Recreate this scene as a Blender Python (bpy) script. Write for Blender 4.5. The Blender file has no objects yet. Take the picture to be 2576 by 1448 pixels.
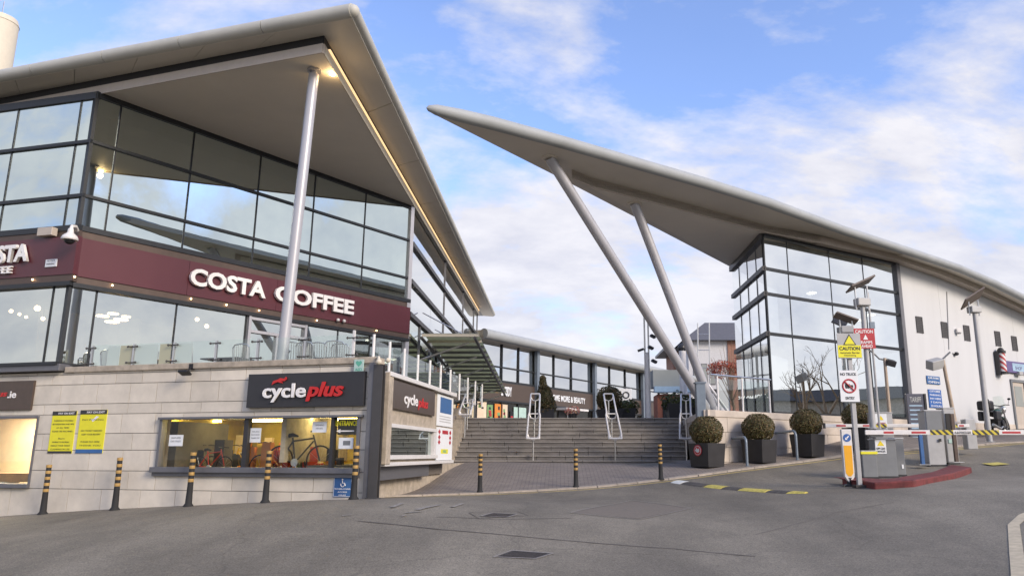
import bpy, math, random
import numpy as np
from mathutils import Vector, Matrix
random.seed(7)
S=bpy.context.scene; COL=S.collection
R=math.radians
# ---------------------------------------------------------------- camera
F_PX,CX,CY,EYE=1902.,1410.,724.,1.6
PIT=math.atan(416/F_PX)
cam=bpy.data.objects.new('camera',bpy.data.cameras.new('camera')); COL.objects.link(cam); S.camera=cam
cam.location=(0,0,EYE); cam.rotation_euler=(R(90)+PIT,0,0)
cam.data.sensor_width=36; cam.data.lens=36*F_PX/2576; cam.data.shift_x=-(CX-1288)/2576
cam.data.clip_end=3000
# ---------------------------------------------------------------- light
SUN_EL,SUN_AZ=R(26),R(130)          # azimuth clockwise from +Y
w=bpy.data.worlds.new('World'); S.world=w; w.use_nodes=True
nt=w.node_tree; N=nt.nodes; L=nt.links; N.clear()
def nn(t,**k):
    n=N.new(t)
    for a,b in k.items(): setattr(n,a,b)
    return n
out=nn('ShaderNodeOutputWorld'); bg=nn('ShaderNodeBackground'); bg.inputs[1].default_value=0.11
sky=nn('ShaderNodeTexSky',sky_type='NISHITA',sun_disc=False,sun_elevation=SUN_EL,sun_rotation=SUN_AZ)
sky.ozone_density=3.0; sky.air_density=1.0; sky.dust_density=0.6
tint=nn('ShaderNodeMix',data_type='RGBA',blend_type='MULTIPLY'); tint.inputs[0].default_value=1
L.new(sky.outputs[0],tint.inputs[6]); tint.inputs[7].default_value=(1.62,1.52,1.74,1)
tc=nn('ShaderNodeTexCoord'); sep=nn('ShaderNodeSeparateXYZ'); L.new(tc.outputs['Generated'],sep.inputs[0])
def mth(op,a,b=None,cl=False):
    n=nn('ShaderNodeMath',operation=op); n.use_clamp=cl
    for i,x in enumerate((a,b)):
        if x is None: continue
        if isinstance(x,(int,float)): n.inputs[i].default_value=x
        else: L.new(x,n.inputs[i])
    return n.outputs[0]
zz=mth('ADD',mth('MAXIMUM',sep.outputs[2],0.0),0.42)
cmb=nn('ShaderNodeCombineXYZ'); L.new(mth('DIVIDE',sep.outputs[0],zz),cmb.inputs[0]); L.new(mth('DIVIDE',sep.outputs[1],zz),cmb.inputs[1])
mp=nn('ShaderNodeMapping'); L.new(cmb.outputs[0],mp.inputs[0]); mp.inputs['Rotation'].default_value=(0,0,R(-28)); mp.inputs['Scale'].default_value=(1.0,1.7,1); mp.inputs['Location'].default_value=(3.4,1.2,0)
n1=nn('ShaderNodeTexNoise'); n1.inputs['Scale'].default_value=1.75; n1.inputs['Detail'].default_value=9; n1.inputs['Roughness'].default_value=.6; n1.inputs['Distortion'].default_value=.25; L.new(mp.outputs[0],n1.inputs[0])
n2=nn('ShaderNodeTexNoise'); n2.inputs['Scale'].default_value=4.2; n2.inputs['Detail'].default_value=6; n2.inputs['Roughness'].default_value=.6; L.new(mp.outputs[0],n2.inputs[0])
low=mth('MULTIPLY',mth('SUBTRACT',0.50,sep.outputs[2],True),0.62)
v=mth('ADD',mth('ADD',mth('MULTIPLY',n1.outputs[0],0.72),mth('MULTIPLY',n2.outputs[0],0.28)),low)
rmp=nn('ShaderNodeValToRGB'); L.new(v,rmp.inputs[0]); rmp.color_ramp.elements[0].position=.495; rmp.color_ramp.elements[1].position=.63
rmp.color_ramp.elements[0].color=(.03,.03,.03,1); rmp.color_ramp.elements[1].color=(.95,.95,.95,1)
shade=nn('ShaderNodeValToRGB'); L.new(n2.outputs[0],shade.inputs[0])
shade.color_ramp.elements[0].position=.3; shade.color_ramp.elements[0].color=(3.6,3.65,4.2,1); shade.color_ramp.elements[1].position=.62; shade.color_ramp.elements[1].color=(5.05,4.95,5.15,1)
mx=nn('ShaderNodeMix',data_type='RGBA'); L.new(rmp.outputs[0],mx.inputs[0]); L.new(tint.outputs[2],mx.inputs[6]); L.new(shade.outputs[0],mx.inputs[7])
L.new(mx.outputs[2],bg.inputs[0]); L.new(bg.outputs[0],out.inputs[0])
sl=bpy.data.lights.new('sun','SUN'); sl.energy=2.0; sl.angle=R(20); sl.color=(1,.86,.70)
so=bpy.data.objects.new('sun',sl); COL.objects.link(so)
sd=Vector((math.sin(SUN_AZ)*math.cos(SUN_EL),math.cos(SUN_AZ)*math.cos(SUN_EL),math.sin(SUN_EL)))
so.rotation_euler=sd.to_track_quat('Z','Y').to_euler(); so.location=(10,-10,30)
S.view_settings.view_transform='Standard'; S.view_settings.look='None'; S.view_settings.gamma=1; S.view_settings.exposure=0.78
S.cycles.max_bounces=8; S.cycles.transparent_max_bounces=16; S.cycles.glossy_bounces=4; S.cycles.diffuse_bounces=3
S.cycles.caustics_reflective=False; S.cycles.caustics_refractive=False; S.cycles.sample_clamp_indirect=4
# ---------------------------------------------------------------- view geometry: rays used to measure real places on real planes
_c,_s=math.cos(PIT),math.sin(PIT)
def ray(px,py):
    a=(px-CX)/F_PX;b=(CY-py)/F_PX
    return (a,_c-b*_s,_s+b*_c)
def at_Y(px,py,Y):
    d=ray(px,py);t=Y/d[1];return Vector((d[0]*t,Y,EYE+d[2]*t))
def at_Z(px,py,Z):
    d=ray(px,py);t=(Z-EYE)/d[2];return Vector((d[0]*t,d[1]*t,Z))
def dirvp(px):
    d=ray(px,1140);l=math.hypot(d[0],d[1]);return (d[0]/l,d[1]/l)
class Fr:
    """a vertical plane: origin, horizontal direction u (left to right as seen), normal n towards the viewer"""
    def __init__(s,o,u):
        l=math.hypot(*u); s.o=(o[0],o[1]); s.u=(u[0]/l,u[1]/l); s.n=(s.u[1],-s.u[0])
    def P(s,a,z,d=0): return Vector((s.o[0]+s.u[0]*a+s.n[0]*d, s.o[1]+s.u[1]*a+s.n[1]*d, z))
    def W(s,px,py,d=0):
        r=ray(px,py); ox=s.o[0]+s.n[0]*d; oy=s.o[1]+s.n[1]*d
        t=(ox*s.n[0]+oy*s.n[1])/(r[0]*s.n[0]+r[1]*s.n[1])
        x,y=r[0]*t,r[1]*t
        return ((x-ox)*s.u[0]+(y-oy)*s.u[1], EYE+r[2]*t)
    def s(s,px,py=1000,d=0): return s.W(px,py,d)[0]
    def z(s,px,py,d=0): return s.W(px,py,d)[1]
A=(-11.52,17.36); B=(-5.39,26.26); W1=(-3.75,15.4); C=(7.14,25.7); D=(-5.39,48.5)
FW=Fr(W1,(.9696,-.2448))          # stone shop wall (s negative to the left of its end)
FL=Fr(A,(.9696,-.2448))           # left glazed side
FA=Fr(A,(B[0]-A[0],B[1]-A[1]))    # long glazed front with the cafe fascia
FS=Fr(B,(0,1))                    # glazed flank along the stepped street
F2=Fr(W1,dirvp(1590))             # shop box flank
FR=Fr(C,dirvp(4440))              # right building front
FC=Fr(D,dirvp(2610))              # building across the top
LAB=math.hypot(B[0]-A[0],B[1]-A[1])
# ground surface
GP=[(0,0,0),(-9,3,-.35),(9,3,.35),(0,10,.32),(-7,10,.12),(8,10,.62),
(-2.0,19.4,.6),(.4,19.6,.714),(2.7,20.5,.895),(4.07,21.5,1.10),(5.85,22.8,1.25),(7.75,24.3,1.42),(4.7,22.9,1.38),(7.0,24.7,1.74),(9.0,26.2,1.94),(.4,26,1.27),(-3.6,26,1.27),(4.2,26,1.3),(-3.4,22,.95),
(6.4,17.3,.89),(8.3,19.2,1.0),(10.7,21.8,1.25),(20.2,34,2.72),(16.2,29.5,2.1),(13.4,29.5,2.3),(15,18,1.3),(20,25,1.9),(3,15,.58),(-3,20,.66)]
for _px,_py,_d in ((0,1296,0),(108,1291,0),(289,1279,0),(474,1270,0),(667,1264,0),(930,1247,0),(108,1287,-.0),(0,1301,.45),(108,1294,.45),(289,1282,.45),(474,1273,.45),(667,1268,.45),(889,1256,.45),(-200,1310,0),(289,1268,-1.5),(667,1252,-1.5)):
    _a,_z=FW.W(_px,_py,_d); _q=FW.P(_a,_z,_d); GP.append((_q.x,_q.y,_z))
GP=[g for i,g in enumerate(GP) if all(math.hypot(g[0]-h[0],g[1]-h[1])>.2 for h in GP[:i])]
_g=np.array(GP,float)
_pl=np.linalg.lstsq(np.c_[_g[:,:2],np.ones(len(_g))],_g[:,2],rcond=None)[0]
_K=lambda a,b:np.exp(-((a[:,None,:]-b[None,:,:])**2).sum(-1)/(2*4.2**2))
_wt=np.linalg.solve(_K(_g[:,:2],_g[:,:2])+.02*np.eye(len(_g)),_g[:,2]-(_g[:,:2]@_pl[:2]+_pl[2]))
def ground_many(p):
    p=np.asarray(p,float); z=p@_pl[:2]+_pl[2]+_K(p,_g[:,:2])@_wt
    z=np.where(z>2.6,2.6+.32*np.tanh((z-2.6)/.6),z); return np.where(z<-1.5,-1.5+.5*np.tanh((z+1.5)/.5),z)
def gz(x,y): return float(ground_many([[x,y]])[0])
def G(px,py,off=0):
    d=ray(px,py); ts=np.linspace(6,60,1200); p=np.array([[d[0]*t,d[1]*t] for t in ts])
    zr=EYE+d[2]*ts; g=ground_many(p)
    i=int(np.argmax(zr<g)); return Vector((p[i][0],p[i][1],g[i]+off))
# ---------------------------------------------------------------- materials
MT={}
def newmat(name):
    m=bpy.data.materials.new(name); m.use_nodes=True; MT[name]=m
    return m,m.node_tree.nodes,m.node_tree.links,m.node_tree.nodes['Principled BSDF']
def mat(name,col,rough=.6,metal=0,var=.12,scale=6,bump=0,bscale=60,spec=.5,island=0,emit=0,ecol=None,streak=0,coat=0):
    m,n,l,b=newmat(name)
    b.inputs['Roughness'].default_value=rough; b.inputs['Metallic'].default_value=metal; b.inputs['Specular IOR Level'].default_value=spec
    if coat: b.inputs['Coat Weight'].default_value=coat
    tc=n.new('ShaderNodeTexCoord')
    no=n.new('ShaderNodeTexNoise'); no.inputs['Scale'].default_value=scale; no.inputs['Detail'].default_value=7; no.inputs['Roughness'].default_value=.65
    mpn=n.new('ShaderNodeMapping'); l.new(tc.outputs['Object'],mpn.inputs[0]); l.new(mpn.outputs[0],no.inputs[0])
    if streak: mpn.inputs['Scale'].default_value=(1,1,.15)
    mr=n.new('ShaderNodeMapRange'); l.new(no.outputs[0],mr.inputs[0]); mr.inputs[1].default_value=.3; mr.inputs[2].default_value=.7; mr.inputs[3].default_value=1-var; mr.inputs[4].default_value=1+var
    last=mr.outputs[0]
    if island:
        ge=n.new('ShaderNodeNewGeometry'); m2=n.new('ShaderNodeMapRange'); l.new(ge.outputs['Random Per Island'],m2.inputs[0]); m2.inputs[3].default_value=1-island; m2.inputs[4].default_value=1+island
        mm=n.new('ShaderNodeMath'); mm.operation='MULTIPLY'; l.new(last,mm.inputs[0]); l.new(m2.outputs[0],mm.inputs[1]); last=mm.outputs[0]
    hs=n.new('ShaderNodeVectorMath'); hs.operation='SCALE'; hs.inputs[0].default_value=col[:3]; l.new(last,hs.inputs['Scale']); l.new(hs.outputs[0],b.inputs['Base Color'])
    r2=n.new('ShaderNodeMapRange'); l.new(no.outputs[0],r2.inputs[0]); r2.inputs[3].default_value=max(.02,rough-.1); r2.inputs[4].default_value=min(1,rough+.1); l.new(r2.outputs[0],b.inputs['Roughness'])
    if bump:
        nb=n.new('ShaderNodeTexNoise'); nb.inputs['Scale'].default_value=bscale; nb.inputs['Detail'].default_value=4; l.new(tc.outputs['Object'],nb.inputs[0])
        bp=n.new('ShaderNodeBump'); bp.inputs['Strength'].default_value=bump; bp.inputs['Distance'].default_value=.02; l.new(nb.outputs[0],bp.inputs['Height']); l.new(bp.outputs[0],b.inputs['Normal'])
    if emit:
        b.inputs['Emission Color'].default_value=(*(ecol or col)[:3],1); b.inputs['Emission Strength'].default_value=emit
    return m
def glassmat(name,refl,tintc,gl=(.85,.93,.93),rough=.0,bump=0):
    m,n,l,b=newmat(name); n.remove(b); o=[x for x in n if x.type=='OUTPUT_MATERIAL'][0]
    t=n.new('ShaderNodeBsdfTransparent'); t.inputs[0].default_value=(*tintc,1)
    g=n.new('ShaderNodeBsdfGlossy'); g.inputs[0].default_value=(*gl,1); g.inputs['Roughness'].default_value=rough
    lw=n.new('ShaderNodeLayerWeight'); pw=n.new('ShaderNodeMath'); pw.operation='POWER'; l.new(lw.outputs['Facing'],pw.inputs[0]); pw.inputs[1].default_value=4.5; lw.inputs[0].default_value=.5
    mr=n.new('ShaderNodeMapRange'); l.new(pw.outputs[0],mr.inputs[0]); mr.inputs[3].default_value=refl; mr.inputs[4].default_value=1
    if bump:
        tc=n.new('ShaderNodeTexCoord'); no=n.new('ShaderNodeTexNoise'); no.inputs['Scale'].default_value=.9; no.inputs['Detail'].default_value=2
        l.new(tc.outputs['Object'],no.inputs[0]); bp=n.new('ShaderNodeBump'); bp.inputs['Strength'].default_value=bump; bp.inputs['Distance'].default_value=.02
        l.new(no.outputs[0],bp.inputs['Height']); l.new(bp.outputs[0],g.inputs['Normal'])
    x=n.new('ShaderNodeMixShader'); l.new(mr.outputs[0],x.inputs[0]); l.new(t.outputs[0],x.inputs[1]); l.new(g.outputs[0],x.inputs[2]); l.new(x.outputs[0],o.inputs[0])
    return m
# asphalt: fine aggregate, broad worn lanes and dark seams
def asphalt():
    m,n,l,b=newmat('asphalt'); tc=n.new('ShaderNodeTexCoord')
    def noise(sc,de=5,ro=.6,mp=None):
        x=n.new('ShaderNodeTexNoise'); x.inputs['Scale'].default_value=sc; x.inputs['Detail'].default_value=de; x.inputs['Roughness'].default_value=ro
        if mp:
            q=n.new('ShaderNodeMapping'); q.inputs['Scale'].default_value=mp; q.inputs['Rotation'].default_value=(0,0,.6); l.new(tc.outputs['Object'],q.inputs[0]); l.new(q.outputs[0],x.inputs[0])
        else: l.new(tc.outputs['Object'],x.inputs[0])
        return x.outputs[0]
    def rng(x,a,bq,c,d):
        r=n.new('ShaderNodeMapRange'); l.new(x,r.inputs[0])
        for i,vv in enumerate((a,bq,c,d)): r.inputs[i+1].default_value=vv
        return r.outputs[0]
    def mul(a,bq):
        r=n.new('ShaderNodeMath'); r.operation='MULTIPLY'; l.new(a,r.inputs[0]); l.new(bq,r.inputs[1]); return r.outputs[0]
    fine=rng(noise(48,3,.8),.34,.66,.55,1.45); mid=rng(noise(14,6,.75),.3,.7,.84,1.16); big=rng(noise(.35,5,.6,(1,.3,1)),.35,.65,.68,1.32); worn=rng(noise(1.1,5),.35,.7,.88,1.12)
    vo=n.new('ShaderNodeTexVoronoi'); vo.feature='DISTANCE_TO_EDGE'; vo.inputs['Scale'].default_value=.16
    dd=n.new('ShaderNodeTexNoise'); dd.inputs['Scale'].default_value=.8; l.new(tc.outputs['Object'],dd.inputs[0])
    va=n.new('ShaderNodeVectorMath'); va.operation='MULTIPLY_ADD'; l.new(dd.outputs['Color'],va.inputs[0]); va.inputs[1].default_value=(1.2,1.2,0); l.new(tc.outputs['Object'],va.inputs[2]); l.new(va.outputs[0],vo.inputs[0])
    crack=rng(vo.outputs[0],.0,.004,.80,1)
    k=mul(mul(mul(fine,mid),mul(big,worn)),crack)
    s=n.new('ShaderNodeVectorMath'); s.operation='SCALE'; s.inputs[0].default_value=(.180,.160,.122); l.new(k,s.inputs['Scale']); l.new(s.outputs[0],b.inputs['Base Color'])
    b.inputs['Roughness'].default_value=.82
    bp=n.new('ShaderNodeBump'); bp.inputs['Strength'].default_value=.5; bp.inputs['Distance'].default_value=.01; l.new(noise(90,3),bp.inputs['Height']); l.new(bp.outputs[0],b.inputs['Normal'])
    return m
def brickmat(name,c1,c2,mortar,bw,bh,ms=.01,rough=.8,vertical=False,var=.15):
    m,n,l,b=newmat(name); tc=n.new('ShaderNodeTexCoord'); br=n.new('ShaderNodeTexBrick')
    if vertical:   # object x or y along, z up
        sp=n.new('ShaderNodeSeparateXYZ'); l.new(tc.outputs['Object'],sp.inputs[0]); ad=n.new('ShaderNodeMath'); ad.operation='ADD'; l.new(sp.outputs[0],ad.inputs[0]); l.new(sp.outputs[1],ad.inputs[1])
        cb=n.new('ShaderNodeCombineXYZ'); l.new(ad.outputs[0],cb.inputs[0]); l.new(sp.outputs[2],cb.inputs[1]); l.new(cb.outputs[0],br.inputs[0])
    else: l.new(tc.outputs['Object'],br.inputs[0])
    br.inputs['Color1'].default_value=(*c1,1); br.inputs['Color2'].default_value=(*c2,1); br.inputs['Mortar'].default_value=(*mortar,1)
    br.inputs['Scale'].default_value=1; br.inputs['Brick Width'].default_value=bw; br.inputs['Row Height'].default_value=bh; br.inputs['Mortar Size'].default_value=ms
    no=n.new('ShaderNodeTexNoise'); no.inputs['Scale'].default_value=1.3; no.inputs['Detail'].default_value=8; no.inputs['Roughness'].default_value=.7; l.new(tc.outputs['Object'],no.inputs[0])
    mr=n.new('ShaderNodeMapRange'); l.new(no.outputs[0],mr.inputs[0]); mr.inputs[1].default_value=.3; mr.inputs[2].default_value=.7; mr.inputs[3].default_value=1-var; mr.inputs[4].default_value=1+var
    s=n.new('ShaderNodeVectorMath'); s.operation='SCALE'; l.new(br.outputs[0],s.inputs[0]); l.new(mr.outputs[0],s.inputs['Scale']); l.new(s.outputs[0],b.inputs['Base Color'])
    b.inputs['Roughness'].default_value=rough
    bp=n.new('ShaderNodeBump'); bp.inputs['Strength'].default_value=.4; bp.inputs['Distance'].default_value=.01; l.new(br.outputs['Fac'],bp.inputs['Height']); bp.invert=True; l.new(bp.outputs[0],b.inputs['Normal'])
    return m
def stripemat(name,c1,c2,period,diag=0,axis=0):
    m,n,l,b=newmat(name); tc=n.new('ShaderNodeTexCoord'); sp=n.new('ShaderNodeSeparateXYZ'); l.new(tc.outputs['Object'],sp.inputs[0])
    ml=n.new('ShaderNodeMath'); ml.operation='MULTIPLY'; l.new(sp.outputs[2],ml.inputs[0]); ml.inputs[1].default_value=diag if axis<2 else 1
    ad=n.new('ShaderNodeMath'); ad.operation='ADD'; l.new(ml.outputs[0],ad.inputs[0])
    if axis<2: l.new(sp.outputs[axis],ad.inputs[1])
    else:
        ad.inputs[1].default_value=0
        if diag:
            mq=n.new('ShaderNodeMath'); mq.operation='MULTIPLY'; l.new(sp.outputs[0],mq.inputs[0]); mq.inputs[1].default_value=diag; l.new(mq.outputs[0],ad.inputs[1])
    dv=n.new('ShaderNodeMath'); dv.operation='DIVIDE'; l.new(ad.outputs[0],dv.inputs[0]); dv.inputs[1].default_value=period
    fr=n.new('ShaderNodeMath'); fr.operation='FRACT'; l.new(dv.outputs[0],fr.inputs[0])
    gt=n.new('ShaderNodeMath'); gt.operation='GREATER_THAN'; l.new(fr.outputs[0],gt.inputs[0]); gt.inputs[1].default_value=.5
    mx=n.new('ShaderNodeMix'); mx.data_type='RGBA'; l.new(gt.outputs[0],mx.inputs[0]); mx.inputs[6].default_value=(*c1,1); mx.inputs[7].default_value=(*c2,1); l.new(mx.outputs[2],b.inputs['Base Color']); b.inputs['Roughness'].default_value=.55
    return m
asphalt()
brickmat('paving',(.25,.215,.18),(.20,.17,.145),(.12,.105,.09),.21,.105,.012,var=.14)
mat('stone',(.66,.60,.50),.75,var=.14,scale=1.6,bump=.12,island=.10)
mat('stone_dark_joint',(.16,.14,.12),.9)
mat('stone_coping',(.42,.36,.28),.8,var=.28,scale=5,bump=.15,streak=0)
mat('plinth_stone',(.56,.49,.41),.75,var=.16,scale=1.6,bump=.12,island=.09)
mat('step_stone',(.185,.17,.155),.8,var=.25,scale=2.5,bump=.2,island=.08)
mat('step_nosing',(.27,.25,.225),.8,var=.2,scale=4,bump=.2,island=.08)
mat('kerb_stone',(.36,.31,.25),.8,var=.2,scale=8,bump=.2,island=.08)
mat('terrace_paving',(.3,.27,.25),.8,var=.15)
mat('white_render',(.60,.61,.61),.85,var=.05,scale=.8,bump=.04,streak=1)
mat('soffit',(.74,.69,.58),.55,var=.05,scale=.6)
mat('soffit_outer',(.66,.62,.53),.5,var=.05,scale=.6)
mat('roof_edge',(.52,.51,.45),.55,.0,var=.1,scale=1.2)
mat('roof_edge_grey',(.36,.38,.38),.6,.0,var=.1,scale=1.2)
mat('beige_strip',(.50,.44,.37),.55,var=.06)
mat('roof_sheet',(.3,.3,.3),.5,.2)
mat('dark_frame',(.03,.033,.036),.4,.3,var=.1)
mat('fin',(.075,.072,.07),.5,.2,var=.1)
mat('grey_frame',(.17,.17,.18),.45,.4,var=.1)
mat('steel',(.55,.55,.54),.3,.85,var=.08)
mat('white_metal',(.75,.73,.70),.4,.1,var=.06)
mat('column_paint',(.46,.46,.48),.38,.25,var=.07,streak=1,scale=3)
mat('blue_steel',(.19,.23,.27),.45,.3)
mat('maroon',(.095,.020,.027),.38,.0,var=.06,coat=.1,scale=1)
mat('brown_trim',(.10,.07,.055),.5,.2)
mat('white_letter',(.85,.83,.8),.4,var=.02)
mat('black',(.012,.012,.013),.5)
mat('charcoal',(.03,.03,.033),.45)
mat('sign_brown',(.085,.06,.045),.35,.1)
mat('red_letter',(.55,.02,.02),.4,var=.05)
mat('red',(.5,.025,.03),.5)
mat('signred',(.45,.03,.04),.5)
mat('yellow',(.80,.62,.02),.55,var=.08)
mat('posteryellow',(.80,.74,.03),.55,var=.05)
mat('orange_band',(.42,.26,.08),.5,var=.15,scale=14)
mat('amber',(.85,.42,.02),.4,var=.04)
mat('blue',(.03,.12,.38),.5)
mat('signblue',(.04,.13,.32),.5)
mat('paleblue',(.35,.5,.62),.5)
mat('green_sign',(.12,.42,.3),.5)
mat('greenwhite',(.45,.62,.55),.5)
mat('grey_cab',(.19,.20,.205),.5,.1,var=.1,scale=3)
mat('grey_cab_light',(.42,.42,.41),.5,.1,var=.1,scale=3)
mat('slate_blue',(.085,.09,.12),.5)
mat('tan_post',(.42,.33,.24),.6,var=.2)
mat('purple',(.13,.10,.24),.5)
mat('red_kerb',(.15,.032,.03),.8,var=.45,scale=6,bump=.2)
mat('yellow_line',(.46,.36,.14),.8,var=.3,scale=14)
mat('faded_line',(.26,.24,.21),.85,var=.3,scale=20)
mat('cream_line',(.50,.43,.30),.8,var=.2,scale=8)
mat('worn_rubber',(.075,.068,.06),.85,var=.5,scale=9)
mat('rubber',(.02,.02,.02),.8,var=.2)
mat('road_yellow',(.52,.44,.10),.75,var=.35,scale=16)
mat('tar',(.125,.110,.092),.8,var=.4,scale=5)
mat('iron',(.07,.062,.058),.6,.4,var=.3,scale=25,bump=.3)
mat('patch',(.165,.142,.112),.85,var=.18,scale=12,bump=.3,bscale=80)
mat('planter',(.028,.027,.028),.5,var=.2,scale=3)
mat('soil',(.05,.035,.02),.95)
mat('bark',(.26,.19,.12),.85,var=.25,scale=5)
mat('cream_tower',(.66,.60,.47),.6,var=.05)
mat('interior_warm',(.40,.30,.03),.8,var=.35,scale=1.5)
mat('interior_cream',(.75,.62,.45),.8,var=.15,scale=1.5)
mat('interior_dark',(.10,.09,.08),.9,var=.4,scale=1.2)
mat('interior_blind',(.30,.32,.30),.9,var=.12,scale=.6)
mat('interior_pale',(.62,.64,.60),.9,var=.1,scale=.5)
mat('wood',(.33,.19,.09),.6,var=.2)
mat('brick_wall_red',(.33,.12,.07),.85,var=.15,scale=8)
brickmat('brick_red',(.34,.13,.08),(.28,.10,.06),(.3,.25,.2),.23,.075,.012,vertical=True)
mat('roof_slate',(.12,.12,.13),.7,var=.2)
mat('white_wall_far',(.6,.6,.6),.8,var=.1)
mat('lamp_warm',(1,.7,.35),.5,emit=7,ecol=(1,.66,.34),var=0)
mat('lamp_strip',(1,.7,.4),.5,emit=.7,ecol=(1,.66,.34),var=0)
mat('shop_tube',(1,.9,.7),.5,emit=20,ecol=(1,.82,.36),var=0)
mat('shop_lamp',(1,.9,.75),.5,emit=26,ecol=(1,.84,.62),var=0)
mat('lamp_white',(1,.95,.85),.5,emit=5,ecol=(1,.93,.8),var=0)
mat('paper',(.78,.8,.8),.7,var=.04)
mat('solar',(.15,.12,.10),.6,.0,var=.2)
mat('tyre',(.015,.015,.016),.8)
mat('moto_green',(.02,.06,.035),.3,coat=.5)
mat('bike_red',(.5,.05,.03),.4); mat('bike_orange',(.7,.25,.04),.4); mat('cloth_yellow',(.7,.45,.05),.8); mat('cloth_green',(.2,.35,.15),.8)
glassmat('glass_facade',.74,(.45,.5,.48),(.82,.92,.89),bump=.05)
glassmat('glass_cafe',.66,(.8,.82,.76),(.93,.97,.90),bump=.05)
glassmat('glass_clear',.10,(.88,.94,.91),(.9,.95,.95))
glassmat('glass_shop',.035,(.92,.93,.88),(.9,.92,.92))
glassmat('glass_bright',.84,(.5,.55,.52),(.97,1.0,.98),bump=.05)
glassmat('glass_white',.72,(.7,.72,.7),(.98,1,1))
def frosted(name,c,a):
    m,n,l,b=newmat(name); b.inputs['Base Color'].default_value=(*c,1); b.inputs['Roughness'].default_value=.3; b.inputs['Alpha'].default_value=a
frosted('film_white',(.78,.80,.76),.95); frosted('film_beige',(.66,.55,.36),.95); 
m_,n_,l_,b_=newmat('canopy_glass'); n_.remove(b_); o_=[x for x in n_ if x.type=='OUTPUT_MATERIAL'][0]
t1=n_.new('ShaderNodeBsdfTransparent'); t1.inputs[0].default_value=(.55,.6,.5,1); t2=n_.new('ShaderNodeBsdfTranslucent'); t2.inputs[0].default_value=(.55,.56,.42,1); g1=n_.new('ShaderNodeBsdfGlossy'); g1.inputs['Roughness'].default_value=.1
x1=n_.new('ShaderNodeMixShader'); x1.inputs[0].default_value=.6; l_.new(t1.outputs[0],x1.inputs[1]); l_.new(t2.outputs[0],x1.inputs[2]); x2=n_.new('ShaderNodeMixShader'); x2.inputs[0].default_value=.15; l_.new(x1.outputs[0],x2.inputs[1]); l_.new(g1.outputs[0],x2.inputs[2]); l_.new(x2.outputs[0],o_.inputs[0])
def leafmat(name,c1,c2,c3=None):
    m,n,l,b=newmat(name); ge=n.new('ShaderNodeNewGeometry'); cr=n.new('ShaderNodeValToRGB'); l.new(ge.outputs['Random Per Island'],cr.inputs[0])
    cr.color_ramp.elements[0].color=(*c1,1); cr.color_ramp.elements[1].color=(*c2,1)
    if c3:
        e=cr.color_ramp.elements.new(.8); e.color=(*c3,1)
    l.new(cr.outputs[0],b.inputs['Base Color']); b.inputs['Roughness'].default_value=.6
leafmat('box_leaf',(.035,.05,.012),(.095,.11,.028),(.16,.10,.035))
leafmat('red_leaf',(.30,.03,.03),(.42,.12,.05))
leafmat('green_leaf',(.03,.05,.015),(.12,.13,.03))
leafmat('flower_petal',(.6,.05,.03),(.8,.45,.05),(.8,.6,.5))
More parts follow.
